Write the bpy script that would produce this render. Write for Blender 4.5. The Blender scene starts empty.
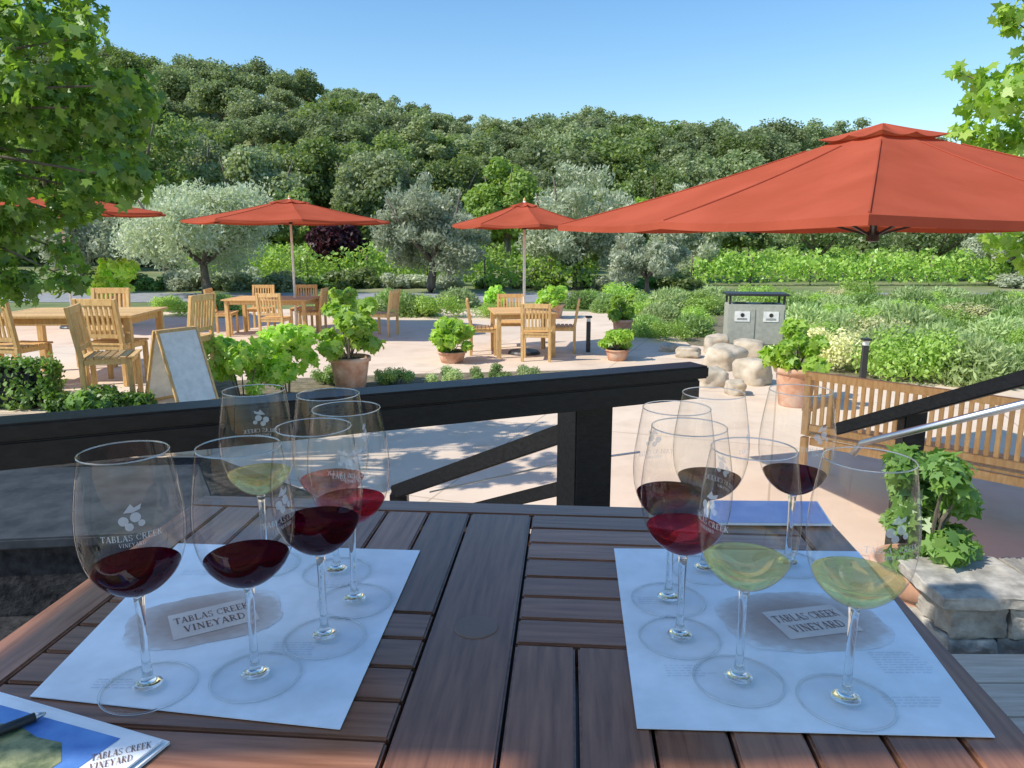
import bpy, bmesh, math, random
import numpy as np
from mathutils import Vector, Matrix, noise
C = bpy.context.scene.collection
R = math.radians
PI = math.pi
random.seed(7)
rng = np.random.default_rng(11)
E = 1.95; PITCH = R(11.3); F = 740.0
cp, sp = math.cos(PITCH), math.sin(PITCH)
def P(px, py, z=0.0):
    u = (px-512)/F; v = (384-py)/F
    d = Vector((u, cp+v*sp, -sp+v*cp)); t = (z-E)/d.z
    return Vector((d.x*t, d.y*t, z))
def PD(px, Y, z):
    return Vector(((px-512)/F*(Y*cp-(z-E)*sp), Y, z))
def ZY(py, Y):
    return E+Y*math.tan(math.atan((384-py)/F)-PITCH)
# ------------------------------------------------------------------ materials
def newmat(name):
    m = bpy.data.materials.new(name); m.use_nodes = True
    nt = m.node_tree; nt.nodes.clear()
    out = nt.nodes.new('ShaderNodeOutputMaterial')
    return m, nt, out
def N(nt, t, **kw):
    n = nt.nodes.new(t)
    for k, v in kw.items():
        if k in n.inputs: n.inputs[k].default_value = v
        else: setattr(n, k, v)
    return n
def col(c): return (c[0], c[1], c[2], 1)
def ramp(nt, stops, fac):
    r = nt.nodes.new('ShaderNodeValToRGB')
    e = r.color_ramp.elements
    e[0].position, e[0].color = stops[0][0], col(stops[0][1])
    e[1].position, e[1].color = stops[-1][0], col(stops[-1][1])
    for p, c in stops[1:-1]:
        x = e.new(p); x.color = col(c)
    nt.links.new(fac, r.inputs[0]); return r
def noisy(name, c1, c2, scale=8, rough=.7, stretch=(1,1,1), bump=.2, detail=6, c3=None, spec=.4, bdist=.01, island=0, lo=.35, hi=.65, joints=0):
    m, nt, out = newmat(name); L = nt.links.new
    tc = N(nt, 'ShaderNodeTexCoord'); mp = N(nt, 'ShaderNodeMapping'); mp.inputs['Scale'].default_value = stretch
    L(tc.outputs['Object'], mp.inputs['Vector'])
    nz = N(nt, 'ShaderNodeTexNoise', Scale=scale, Detail=detail, Roughness=.6); L(mp.outputs[0], nz.inputs['Vector'])
    stops = [(lo, c1), (hi, c2)] if c3 is None else [(lo, c1), ((lo+hi)/2, c2), (hi, c3)]
    r = ramp(nt, stops, nz.outputs['Fac'])
    b = N(nt, 'ShaderNodeBsdfPrincipled', Roughness=rough); b.inputs['Specular IOR Level'].default_value = spec
    src = r.outputs[0]
    if island:
        g = N(nt, 'ShaderNodeNewGeometry'); mr = N(nt, 'ShaderNodeMapRange'); mr.inputs['To Min'].default_value = 1-island; mr.inputs['To Max'].default_value = 1+island
        L(g.outputs['Random Per Island'], mr.inputs['Value'])
        mx = N(nt, 'ShaderNodeVectorMath', operation='SCALE'); L(src, mx.inputs[0]); L(mr.outputs[0], mx.inputs['Scale']); src = mx.outputs[0]
    if joints:
        bk = N(nt, 'ShaderNodeTexBrick', offset=0.0); bk.inputs['Scale'].default_value = 1.0; bk.inputs['Brick Width'].default_value = joints; bk.inputs['Row Height'].default_value = joints
        bk.inputs['Mortar Size'].default_value = .010; bk.inputs['Mortar Smooth'].default_value = .3; bk.inputs['Color1'].default_value = (1,1,1,1); bk.inputs['Color2'].default_value = (.96,.96,.96,1); bk.inputs['Mortar'].default_value = (.70,.67,.64,1)
        rot = N(nt, 'ShaderNodeMapping'); rot.inputs['Rotation'].default_value = (0,0,.35); L(tc.outputs['Object'], rot.inputs['Vector']); L(rot.outputs[0], bk.inputs['Vector'])
        n2 = N(nt, 'ShaderNodeTexNoise', Scale=.35, Detail=4.0); L(tc.outputs['Object'], n2.inputs['Vector']); r2 = ramp(nt, [(.3,(.90,.885,.87)),(.7,(1.05,1.04,1.03))], n2.outputs['Fac'])
        m1 = N(nt, 'ShaderNodeVectorMath', operation='MULTIPLY'); L(src, m1.inputs[0]); L(bk.outputs['Color'], m1.inputs[1])
        m2 = N(nt, 'ShaderNodeVectorMath', operation='MULTIPLY'); L(m1.outputs[0], m2.inputs[0]); L(r2.outputs[0], m2.inputs[1]); src = m2.outputs[0]
    L(src, b.inputs['Base Color'])
    if bump:
        bp = N(nt, 'ShaderNodeBump', Strength=bump, Distance=bdist); L(nz.outputs['Fac'], bp.inputs['Height']); L(bp.outputs[0], b.inputs['Normal'])
    L(b.outputs[0], out.inputs[0]); return m
def leafmat(name, c1, c2, trans=.35, gloss=.06, tint=(1.3,1.35,.6)):
    m, nt, out = newmat(name); L = nt.links.new
    g = N(nt, 'ShaderNodeNewGeometry'); r = ramp(nt, [(0, c1), (1, c2)], g.outputs['Random Per Island'])
    oi = N(nt, 'ShaderNodeObjectInfo'); mr = N(nt, 'ShaderNodeMapRange'); mr.inputs['To Min'].default_value = .74; mr.inputs['To Max'].default_value = 1.26
    L(oi.outputs['Random'], mr.inputs['Value'])
    sc = N(nt, 'ShaderNodeVectorMath', operation='SCALE'); L(r.outputs[0], sc.inputs[0]); L(mr.outputs[0], sc.inputs['Scale'])
    d = N(nt, 'ShaderNodeBsdfDiffuse'); L(sc.outputs[0], d.inputs[0])
    t = N(nt, 'ShaderNodeBsdfTranslucent'); vm = N(nt, 'ShaderNodeVectorMath', operation='MULTIPLY'); vm.inputs[1].default_value = tint
    L(sc.outputs[0], vm.inputs[0]); L(vm.outputs[0], t.inputs[0])
    mx = N(nt, 'ShaderNodeMixShader'); mx.inputs[0].default_value = trans; L(d.outputs[0], mx.inputs[1]); L(t.outputs[0], mx.inputs[2])
    gl = N(nt, 'ShaderNodeBsdfGlossy', Roughness=.45); m2 = N(nt, 'ShaderNodeMixShader'); m2.inputs[0].default_value = gloss
    L(mx.outputs[0], m2.inputs[1]); L(gl.outputs[0], m2.inputs[2]); L(m2.outputs[0], out.inputs[0]); return m
def metalmat(name, c, rough):
    m, nt, out = newmat(name); b = N(nt, 'ShaderNodeBsdfPrincipled', Roughness=rough, Metallic=1.0); b.inputs['Base Color'].default_value = col(c)
    nt.links.new(b.outputs[0], out.inputs[0]); return m
def plain(name, c, rough=.5, spec=.5):
    return noisy(name, tuple(x*.88 for x in c), tuple(min(1,x*1.08) for x in c), 14, rough, spec=spec, bump=.05)
M = {}
WD = dict(c3=(.36,.165,.09), island=.28, bdist=.001, spec=.6, lo=.3, hi=.7)
M['wood_s'] = noisy('table wood across', (.18,.072,.037), (.28,.122,.066), 4, .27, (2,30,30), .08, **WD)
M['wood_t'] = noisy('table wood along', (.18,.072,.037), (.28,.122,.066), 4, .27, (30,2,30), .08, **WD)
M['capwood'] = plain('worn brown cap', (.22,.125,.08), .4)
M['teak'] = noisy('teak', (.62,.36,.13), (.80,.53,.23), 7, .55, (6,6,1.2), .1, island=.15)
M['black'] = noisy('black paint', (.004,.0045,.006), (.010,.011,.013), 12, .42, (1,6,6), .3, bdist=.004, spec=.3)
M['steel'] = metalmat('brushed steel', (.55,.56,.58), .35)
M['dkmetal'] = plain('dark metal', (.03,.03,.032), .45)
M['concrete'] = noisy('beige concrete', (.63,.485,.355), (.75,.605,.465), 1.3, .9, bump=.15, c3=(.69,.545,.405), lo=.3, hi=.7, detail=10, joints=2.4)
M['asphalt'] = noisy('asphalt', (.24,.24,.245), (.33,.33,.335), 3, .9)
M['ground'] = noisy('grassy soil', (.11,.155,.05), (.19,.22,.085), .35, .95, detail=12, c3=(.30,.29,.15))
M['mulch'] = noisy('mulch', (.12,.10,.055), (.26,.22,.14), 9, .95, bump=.6, bdist=.03, detail=10)
M['shade_core'] = noisy('painted shade and dark cores', (.012,.013,.014), (.05,.05,.052), 14, .8, bump=.7, bdist=.03, spec=.2, detail=10)  # near black: stands in for shade on the ground, also fills cores
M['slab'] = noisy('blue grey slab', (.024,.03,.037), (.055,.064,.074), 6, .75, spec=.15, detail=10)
M['deck'] = noisy('deck boards', (.50,.39,.29), (.66,.54,.42), 5, .75, (1,14,14), .3, island=.12, bdist=.004)
M['terracotta'] = noisy('terracotta', (.45,.22,.125), (.60,.33,.21), 5, .85, bump=.15, c3=(.66,.46,.34))
M['soil'] = plain('potting soil', (.05,.035,.025), .95)
M['stone'] = noisy('sandstone', (.38,.31,.22), (.62,.53,.41), 3, .9, bump=.6, bdist=.03, detail=10)
M['greystone'] = noisy('grey stone', (.22,.20,.17), (.48,.44,.37), 14, .9, bump=.8, bdist=.008, detail=12, island=.22)
M['bark'] = noisy('bark', (.11,.09,.07), (.24,.20,.155), 10, .95, (1,1,.25), .7, bdist=.04)
M['white'] = plain('white board', (.86,.84,.78), .6)
M['binbody'] = plain('bin body', (.42,.42,.35), .5)
M['paper'] = plain('white paper', (.94,.94,.93), .6, .3)
M['ink'] = plain('brown ink', (.25,.15,.12), .8, .1)
M['greyink'] = plain('grey ink', (.70,.71,.74), .8, .1)
M['labelpaper'] = plain('beige print', (.74,.60,.51), .7, .1)
def printmat():
    m, nt, out = newmat('barrel print'); L = nt.links.new
    tc = N(nt, 'ShaderNodeTexCoord'); mp = N(nt, 'ShaderNodeMapping'); mp.inputs['Location'].default_value = (-1,-1,0); mp.inputs['Scale'].default_value = (2,2,0)
    L(tc.outputs['Generated'], mp.inputs['Vector'])
    nz = N(nt, 'ShaderNodeTexNoise', Scale=7.0, Detail=5.0); L(mp.outputs[0], nz.inputs['Vector'])
    ln = N(nt, 'ShaderNodeVectorMath', operation='LENGTH'); L(mp.outputs[0], ln.inputs[0])
    ad = N(nt, 'ShaderNodeMath', operation='MULTIPLY_ADD'); ad.inputs[1].default_value = .35; L(nz.outputs['Fac'], ad.inputs[0]); L(ln.outputs['Value'], ad.inputs[2])
    sc = N(nt, 'ShaderNodeMath', operation='MULTIPLY'); sc.inputs[1].default_value = .80; L(ad.outputs[0], sc.inputs[0])
    r = ramp(nt, [(.2, (.40,.25,.19)), (.6, (.51,.36,.29)), (.88, (.70,.60,.54)), (1.0, (.88,.86,.84))], sc.outputs[0])
    b = N(nt, 'ShaderNodeBsdfPrincipled', Roughness=.6); L(r.outputs[0], b.inputs['Base Color']); L(b.outputs[0], out.inputs[0]); return m
M['print'] = printmat()
M['blueink'] = noisy('blue print', (.05,.13,.42), (.16,.34,.68), 12, .35)
M['violetink'] = noisy('violet blue print', (.38,.42,.66), (.54,.57,.76), 20, .5)
M['greenprint'] = noisy('green print', (.04,.08,.03), (.34,.34,.16), 60, .4)
def cloth(name, c1, c2, tcol, tf):
    m, nt, out = newmat(name); L = nt.links.new
    tc = N(nt, 'ShaderNodeTexCoord'); nz = N(nt, 'ShaderNodeTexNoise', Scale=2.2, Detail=5.0); L(tc.outputs['Object'], nz.inputs['Vector'])
    r = ramp(nt, [(.35,c1),(.65,c2)], nz.outputs['Fac'])
    bp = N(nt, 'ShaderNodeBump', Strength=.25, Distance=.05); L(nz.outputs['Fac'], bp.inputs['Height'])
    d = N(nt, 'ShaderNodeBsdfDiffuse'); L(r.outputs[0], d.inputs[0]); L(bp.outputs[0], d.inputs['Normal'])
    t = N(nt, 'ShaderNodeBsdfTranslucent'); t.inputs[0].default_value = col(tcol)
    mx = N(nt, 'ShaderNodeMixShader'); mx.inputs[0].default_value = tf; L(d.outputs[0], mx.inputs[1]); L(t.outputs[0], mx.inputs[2]); L(mx.outputs[0], out.inputs[0]); return m
M['canvas'] = cloth('added canopy cream canvas', (.84,.82,.79), (.87,.85,.82), (.98,.94,.88), .82)  # cloth of the added canopy, translucent to lighten the shade below
M['red'] = cloth('terracotta canvas', (.39,.088,.050), (.47,.110,.064), (.66,.13,.05), .22)
def thinglass(name, tint, edge, base=.045, top=.75):
    m, nt, out = newmat(name); L = nt.links.new
    lw = N(nt, 'ShaderNodeLayerWeight', Blend=.5)
    tr = N(nt, 'ShaderNodeBsdfTransparent'); r = ramp(nt, [(0, tint), (.78, tuple(x*.99 for x in tint)), (.95, tuple(x*.86 for x in tint)), (1, edge)], lw.outputs['Facing']); L(r.outputs[0], tr.inputs[0])
    gl = N(nt, 'ShaderNodeBsdfGlossy', Roughness=.01)
    pw = N(nt, 'ShaderNodeMath', operation='POWER'); pw.inputs[1].default_value = 6.0; L(lw.outputs['Facing'], pw.inputs[0])
    mr = N(nt, 'ShaderNodeMapRange'); mr.inputs['To Min'].default_value = base; mr.inputs['To Max'].default_value = top; L(pw.outputs[0], mr.inputs['Value'])
    mx = N(nt, 'ShaderNodeMixShader'); L(mr.outputs[0], mx.inputs[0]); L(tr.outputs[0], mx.inputs[1]); L(gl.outputs[0], mx.inputs[2]); L(mx.outputs[0], out.inputs[0]); return m
M['thin'] = thinglass('thin glass', (.998,.998,.998), (.26,.28,.30), .04, .9)
M['foot'] = thinglass('foot glass', (.998,.998,.998), (.6,.62,.64), .010, .5)
def glass(name, c, ior, dif=None, fac=0, tr=.45):
    m, nt, out = newmat(name); g = N(nt, 'ShaderNodeBsdfGlass', IOR=ior, Roughness=0.0); g.inputs[0].default_value = col(c)
    if dif is None: nt.links.new(g.outputs[0], out.inputs[0]); return m
    t = N(nt, 'ShaderNodeBsdfTransparent'); t.inputs[0].default_value = col(c)
    d = N(nt, 'ShaderNodeBsdfTranslucent'); d.inputs[0].default_value = col(dif)
    m1 = N(nt, 'ShaderNodeMixShader'); m1.inputs[0].default_value = tr; nt.links.new(g.outputs[0], m1.inputs[1]); nt.links.new(t.outputs[0], m1.inputs[2])
    mx = N(nt, 'ShaderNodeMixShader'); mx.inputs[0].default_value = fac; nt.links.new(m1.outputs[0], mx.inputs[1]); nt.links.new(d.outputs[0], mx.inputs[2]); nt.links.new(mx.outputs[0], out.inputs[0]); return m
M['glass'] = glass('solid glass', (.98,.99,.99), 1.5)
M['whitewine'] = glass('white wine', (.995,.975,.70), 1.33, (.99,.95,.50), .14, .62)
M['pinkwine'] = glass('pink wine', (.92,.52,.48), 1.33, (.85,.32,.28), .14, .6)
M['rose'] = glass('ruby wine', (.74,.20,.26), 1.33, (.60,.08,.12), .12)
M['redwine'] = glass('red wine', (.30,.02,.085), 1.33, (.11,.006,.032), .22)
def etch():
    m, nt, out = newmat('etched white'); L = nt.links.new
    t = N(nt, 'ShaderNodeBsdfTransparent'); d = N(nt, 'ShaderNodeBsdfDiffuse'); d.inputs[0].default_value = (.9,.9,.9,1)
    mx = N(nt, 'ShaderNodeMixShader'); mx.inputs[0].default_value = .5; L(t.outputs[0], mx.inputs[1]); L(d.outputs[0], mx.inputs[2]); L(mx.outputs[0], out.inputs[0]); return m
M['etch'] = etch()
M['oak'] = leafmat('oak leaves', (.15,.215,.07), (.27,.34,.125), .42, .03)
M['oak2'] = leafmat('grey oak leaves', (.24,.29,.15), (.38,.43,.25), .42, .03, (1.2,1.25,.75))
M['hilloak'] = leafmat('hill oak leaves', (.19,.25,.12), (.32,.38,.20), .42, .02, (1.2,1.25,.75))
M['olive'] = leafmat('olive leaves', (.44,.48,.34), (.62,.66,.50), .45, .04, (1.1,1.15,.85))
M['maple'] = leafmat('maple leaves', (.09,.18,.03), (.22,.35,.06), .48, .05)
M['bright'] = leafmat('bright leaves', (.32,.54,.07), (.54,.72,.14), .5, .05)
M['vine'] = leafmat('vine leaves', (.28,.46,.08), (.46,.60,.16), .45, .04)
M['box'] = leafmat('box leaves', (.10,.22,.04), (.24,.39,.09), .4, .05)
M['lav'] = leafmat('lavender leaves', (.34,.45,.18), (.52,.62,.29), .4, .02, (1.1,1.1,.8))
M['rosemary'] = leafmat('dark shrub leaves', (.19,.31,.09), (.33,.46,.15), .4, .03)
M['purple'] = leafmat('purple leaves', (.04,.012,.018), (.11,.03,.04), .3, .03, (1.2,.9,.9))
M['flower'] = leafmat('cream flowers', (.62,.64,.22), (.82,.80,.48), .3, .02, (1,1,1))
# ------------------------------------------------------------------ mesh helpers
def link(name, me, parent=None):
    o = bpy.data.objects.new(name, me); C.objects.link(o)
    if parent: o.parent = parent
    return o
class MB:
    def __init__(s): s.v = []; s.f = []; s.mi = []
    def add(s, vs, fs, mi=0):
        b = len(s.v); s.v += [tuple(v) for v in vs]; s.f += [tuple(b+i for i in f) for f in fs]; s.mi += [mi]*len(fs); return s
    def box(s, c, size, rot=None, mi=0):
        hx, hy, hz = size[0]/2, size[1]/2, size[2]/2
        vs = [Vector((x*hx, y*hy, z*hz)) for x in (-1,1) for y in (-1,1) for z in (-1,1)]
        if rot is not None: vs = [rot @ v for v in vs]
        vs = [v+Vector(c) for v in vs]
        return s.add(vs, [(0,1,3,2),(4,6,7,5),(0,4,5,1),(2,3,7,6),(0,2,6,4),(1,5,7,3)], mi)
    def bar(s, p0, p1, w, h, mi=0, up=(0,0,1)):
        p0, p1 = Vector(p0), Vector(p1); d = p1-p0; y = d.normalized(); x = y.cross(Vector(up)).normalized(); z = x.cross(y)
        rot = Matrix((x, y, z)).transposed()
        return s.box((p0+p1)/2, (w, d.length, h), rot, mi)
    def tube(s, pts, rad, n=10, cap=True):
        pts = [Vector(p) for p in pts]
        if not hasattr(rad, '__len__'): rad = [rad]*len(pts)
        rings = []
        for i, p in enumerate(pts):
            d = (pts[min(i+1, len(pts)-1)]-pts[max(i-1, 0)]).normalized()
            a = d.cross(Vector((0,0,1))); 
            if a.length < .05: a = d.cross(Vector((1,0,0)))
            a.normalize(); b = d.cross(a)
            rings.append([p+(a*math.cos(t*2*PI/n)+b*math.sin(t*2*PI/n))*rad[i] for t in range(n)])
        vs = [v for r in rings for v in r]; fs = []
        for i in range(len(pts)-1):
            for t in range(n):
                fs.append((i*n+t, i*n+(t+1)%n, (i+1)*n+(t+1)%n, (i+1)*n+t))
        if cap: fs.append(tuple(range(n))[::-1]); fs.append(tuple((len(pts)-1)*n+t for t in range(n)))
        return s.add(vs, fs)
    def lathe(s, prof, n=32, c=(0,0,0)):
        c = Vector(c); vs = []; fs = []; idx = []
        for r, z in prof:
            if r < 1e-6: idx.append([len(vs)]*n); vs.append(c+Vector((0,0,z)))
            else:
                idx.append([len(vs)+k for k in range(n)])
                vs += [c+Vector((r*math.cos(k*2*PI/n), r*math.sin(k*2*PI/n), z)) for k in range(n)]
        for i in range(len(prof)-1):
            for k in range(n):
                q = [idx[i][k], idx[i][(k+1)%n], idx[i+1][(k+1)%n], idx[i+1][k]]
                q2 = []
                for a in q:
                    if a not in q2: q2.append(a)
                if len(q2) > 2: fs.append(tuple(q2))
        return s.add(vs, fs)
    def poly(s, pts, z0=None, z1=None):
        n = len(pts)
        if z1 is None: return s.add([(p[0],p[1],z0 if z0 is not None else p[2]) for p in pts], [tuple(range(n))])
        vs = [(p[0],p[1],z0) for p in pts]+[(p[0],p[1],z1) for p in pts]
        fs = [tuple(range(n))[::-1], tuple(range(n,2*n))]+[(i,(i+1)%n,n+(i+1)%n,n+i) for i in range(n)]
        return s.add(vs, fs)
    def build(s, name, mats, parent=None, bevel=0, smooth=False, seg=2):
        me = bpy.data.meshes.new(name); me.from_pydata(s.v, [], s.f)
        if not isinstance(mats, (list, tuple)): mats = [mats]
        for m in mats: me.materials.append(m)
        me.polygons.foreach_set('material_index', s.mi)
        bm = bmesh.new(); bm.from_mesh(me)
        bmesh.ops.recalc_face_normals(bm, faces=bm.faces)
        if bevel: bmesh.ops.bevel(bm, geom=list(bm.edges), offset=bevel, segments=seg, affect='EDGES', clamp_overlap=True)
        bm.to_mesh(me); bm.free()
        if smooth: me.polygons.foreach_set('use_smooth', [True]*len(me.polygons))
        me.update()
        return link(name, me, parent)
def thing(name, label, cat, loc=(0,0,0), rz=0, group=None):
    o = bpy.data.objects.new(name, None); C.objects.link(o); o.location = loc; o.rotation_euler = (0,0,rz); o.empty_display_size = .1
    o['label'] = label; o['category'] = cat
    if group: o['group'] = group
    return o
def tag(o, label, cat, group=None):
    o['label'] = label; o['category'] = cat
    if group: o['group'] = group
    return o
def struct(o):
    o['kind'] = 'structure'; return o
def dup(o, loc=None, rz=None, label=None):
    kids = [c for c in bpy.data.objects if c.parent == o]
    r = o.copy(); C.objects.link(r)
    if loc is not None: r.location = loc
    if rz is not None: r.rotation_euler = (0,0,rz)
    if label: r['label'] = label
    for c in kids:
        k = c.copy(); C.objects.link(k); k.parent = r
    return r
# leaves
T_LEAF = np.array([(0,-.5,0),(.26,-.12,.05),(.2,.2,.04),(0,.5,-.06),(-.2,.2,.04),(-.26,-.12,.05)])
T_QUAD = np.array([(-.2,-.5,0),(.3,-.42,.1),(.48,.1,0),(.2,.5,.04),(-.3,.42,-.1),(-.5,-.06,0)])
T_SLIM = np.array([(0,-.5,0),(.13,0,.02),(0,.5,0),(-.13,0,.02)])
T_OLIVE = np.array([(0,-.5,0),(.2,0,.03),(0,.5,0),(-.2,0,.03)])
T_MAPLE = np.array([(0,-.42,0),(.12,-.2,.02),(.42,-.28,-.04),(.3,-.02,.02),(.5,.18,-.06),(.2,.2,.03),(0,.55,-.08),(-.2,.2,.03),(-.5,.18,-.06),(-.3,-.02,.02),(-.42,-.28,-.04),(-.12,-.2,.02)])
def unit(a): return a/np.maximum(np.linalg.norm(a, axis=1, keepdims=True), 1e-6)
def leafmesh(name, pos, nrm, size, T, mat, axis=None):
    n = len(pos); k = len(T); nrm = unit(nrm)
    if axis is None: axis = rng.normal(size=(n,3))
    ax = unit(axis)
    y = unit(ax-nrm*np.sum(ax*nrm, axis=1, keepdims=True)); x = np.cross(y, nrm)
    s = np.asarray(size).reshape(-1,1,1)*np.ones((n,1,1))
    V = pos[:,None,:]+s*(x[:,None,:]*T[None,:,0:1]+y[:,None,:]*T[None,:,1:2]+nrm[:,None,:]*T[None,:,2:3])
    me = bpy.data.meshes.new(name); me.vertices.add(n*k); me.vertices.foreach_set('co', V.reshape(-1).astype(np.float32))
    me.loops.add(n*k); me.loops.foreach_set('vertex_index', np.arange(n*k, dtype=np.int32))
    me.polygons.add(n); me.polygons.foreach_set('loop_start', np.arange(0, n*k, k, dtype=np.int32)); me.polygons.foreach_set('loop_total', np.full(n, k, dtype=np.int32))
    me.materials.append(mat); me.update(calc_edges=True); return me
def clump_leaves(clumps, per, up=.3, inner=.55, jit=.5):
    ps, ns = [], []; mr = np.mean([c[3] for c in clumps])
    for (x, y, z, r) in clumps:
        m = max(4, int(per*(r/mr)**2))
        d = unit(rng.normal(size=(m,3))); rad = r*(inner+(1.08-inner)*rng.random((m,1))**.7)
        p = np.array([x,y,z])+d*rad*np.array([1,1,.85]); ps.append(p)
        ns.append(unit(d*.8+rng.normal(size=(m,3))*jit+np.array([0,0,up])))
    return np.vstack(ps), np.vstack(ns)
def crown(n, rx, rz, cz, cr, seed=0, bias=.5):
    g = np.random.default_rng(seed); out = []
    for i in range(n):
        d = g.normal(size=3); d /= np.linalg.norm(d); q = g.random()**bias
        if d[2] < -.35: d[2] *= .4
        k = cr*(.55+.9*g.random())
        out.append((d[0]*rx*q, d[1]*rx*q, cz+d[2]*rz*q, k))
    return out
def trunk_mb(h, r, seed, spread, n=5, fork=.4, w=8):
    g = random.Random(seed); m = MB()
    top = Vector((g.uniform(-.1,.1)*h*.3, g.uniform(-.1,.1)*h*.3, h*fork))
    m.tube([(0,0,-.3),(0,0,.05*h),top*.6,top], [r*1.5, r, r*.8, r*.7], w)
    for i in range(n):
        a = i*2*PI/n+g.uniform(-.4,.4); e = Vector((math.cos(a)*spread*g.uniform(.5,.8), math.sin(a)*spread*g.uniform(.5,.8), h*g.uniform(.6,.85)))
        mid = top.lerp(e, .5)+Vector((math.cos(a),math.sin(a),0))*spread*.12
        m.tube([top*.95, mid, e], [r*.55, r*.35, r*.1], 6)
    return m
def tree(name, label, cat, loc, h, rx, mat, nclump, per, lsize, seed, T=T_QUAD, cr=None, low=.25, group=None, tr=None, bias=.5, fork=.35, inner=.55, up=.3, jit=.5):
    t = thing(name, label, cat, loc, random.random()*6, group)
    trunk_mb(h, tr or h*.035, seed, rx, fork=fork).build('trunk', M['bark'], t, smooth=True)
    cz = h*(low+1)/2; rz = h*(1-low)/2
    cl = crown(nclump, rx*.8, rz*.8, cz, cr or rx*.3, seed, bias)
    p, n = clump_leaves(cl, per, inner=inner, up=up, jit=jit)
    s = lsize*(.6+.8*rng.random(len(p)))
    link('crown', leafmesh('crown', p, n, s, T, mat), t); return t
# ------------------------------------------------------------------ camera, light, world
cam = bpy.data.cameras.new('camera'); cam.sensor_width = 36; cam.lens = F/1024*36; cam.clip_end = 3000; cam.clip_start = .02
co = bpy.data.objects.new('camera', cam); C.objects.link(co); co.location = (0,0,E); co.rotation_euler = (PI/2-PITCH, 0, 0)
bpy.context.scene.camera = co
EL, AZ = R(46), R(-112)
sv = Vector((math.cos(EL)*math.sin(AZ), math.cos(EL)*math.cos(AZ), math.sin(EL)))
sun = bpy.data.lights.new('sun', 'SUN'); sun.energy = 5.0; sun.angle = R(.53); sun.color = (1,.95,.86)
so = bpy.data.objects.new('sun', sun); C.objects.link(so); so.rotation_euler = sv.to_track_quat('Z','Y').to_euler(); so.location = (0,0,20)
w = bpy.data.worlds.new('World'); bpy.context.scene.world = w; w.use_nodes = True; nt = w.node_tree
bg = nt.nodes['Background']; sk = nt.nodes.new('ShaderNodeTexSky'); sk.sky_type = 'NISHITA'; sk.sun_disc = False
sk.sun_elevation = EL; sk.sun_rotation = AZ; sk.air_density = 1.25; sk.dust_density = .4; sk.ozone_density = 3.5; sk.altitude = 0
hs = nt.nodes.new('ShaderNodeHueSaturation'); hs.inputs['Saturation'].default_value = 1.22; hs.inputs['Value'].default_value = 1.26
nt.links.new(sk.outputs[0], hs.inputs['Color']); nt.links.new(hs.outputs[0], bg.inputs[0]); bg.inputs[1].default_value = .15
bpy.context.scene.view_settings.view_transform = 'Standard'; bpy.context.scene.view_settings.look = 'None'; bpy.context.scene.view_settings.exposure = 0
# ------------------------------------------------------------------ terrain
PXS = [-400,-100,60,110,200,290,340,420,470,530,575,640,700,760,840,900,1024,1200,1500]
RYS = [90,66,50,54,62,66,84,104,114,122,116,118,122,127,132,145,160,165,170]
DR = 160.0
def terrain(x, y):
    if y < 30: return 0.0
    px = 512+F*x/(y*cp)
    yr = float(np.interp(px, PXS, RYS))
    H = E+DR*math.tan(math.atan((384-yr)/F)-PITCH)-6.6
    s = min(1, max(0, (y-50)/(DR-50))); s = s*s*(3-2*s)*.55+s*.45
    z = H*s
    if y > DR: z -= (y-DR)*.12
    return z+noise.noise(Vector((x*.05,y*.05,0)))*1.2*s
gm = MB(); ys = list(np.linspace(-30,45,16))+list(np.linspace(50,200,50))+[260,400,900]
fr = np.linspace(-1,1,71); vs = []; fs = []
for y in ys:
    hw = 60+abs(y)*1.7
    for f in fr: vs.append((f*hw, y, terrain(f*hw, y)-.006))
nx = len(fr)
for j in range(len(ys)-1):
    for i in range(nx-1): fs.append((j*nx+i, j*nx+i+1, (j+1)*nx+i+1, (j+1)*nx+i))
gm.add(vs, fs); g = gm.build('ground', M['ground'], smooth=True); struct(g)
struct(MB().poly([(-14,-2),(14,-2),(12,9),(9,14),(5,19),(-4,20.5),(-14,19)], .0).build('patio', M['concrete']))
struct(MB().poly([(-40,22.3),(50,22.3),(50,26),(-40,26)], .004).build('road', M['asphalt']))
def bed(name, pix, mat, z=.006): 
    return struct(MB().poly([P(a,b,0) for a,b in pix], z).build(name, mat))
bed('planting_bed', [(822,377),(1150,396),(1500,330),(1100,293),(700,296),(655,318),(690,345),(760,352)], M['mulch'])
bed('border_bed', [(150,400),(300,393),(500,385),(590,383),(590,370),(420,374),(200,382)], M['mulch'])
bed('painted_shade_patch', [(-250,458),(215,458),(330,500),(420,640),(-250,720)], M['shade_core'])  # dark sheet painted where the ground lies in shade
struct(MB().poly([(-13,6.45),(-2.72,6.45),(-4.4,10.5),(-13,10.5)], 0, .4).build('raised_patio', M['concrete'], bevel=.01))
sl = thing('low_wall', 'low wall and slab, dark colours standing in for shade, below black railing at left', 'wall')  # shade of the area beyond the left rail put into dark colours
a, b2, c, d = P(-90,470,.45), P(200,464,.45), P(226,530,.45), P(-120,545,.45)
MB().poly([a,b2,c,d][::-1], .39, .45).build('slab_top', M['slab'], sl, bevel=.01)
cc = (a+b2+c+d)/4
MB().poly([cc+(q-cc)*.93 for q in (d,c,b2,a)], 0, .387).build('wall_core', M['shade_core'], sl)
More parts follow.
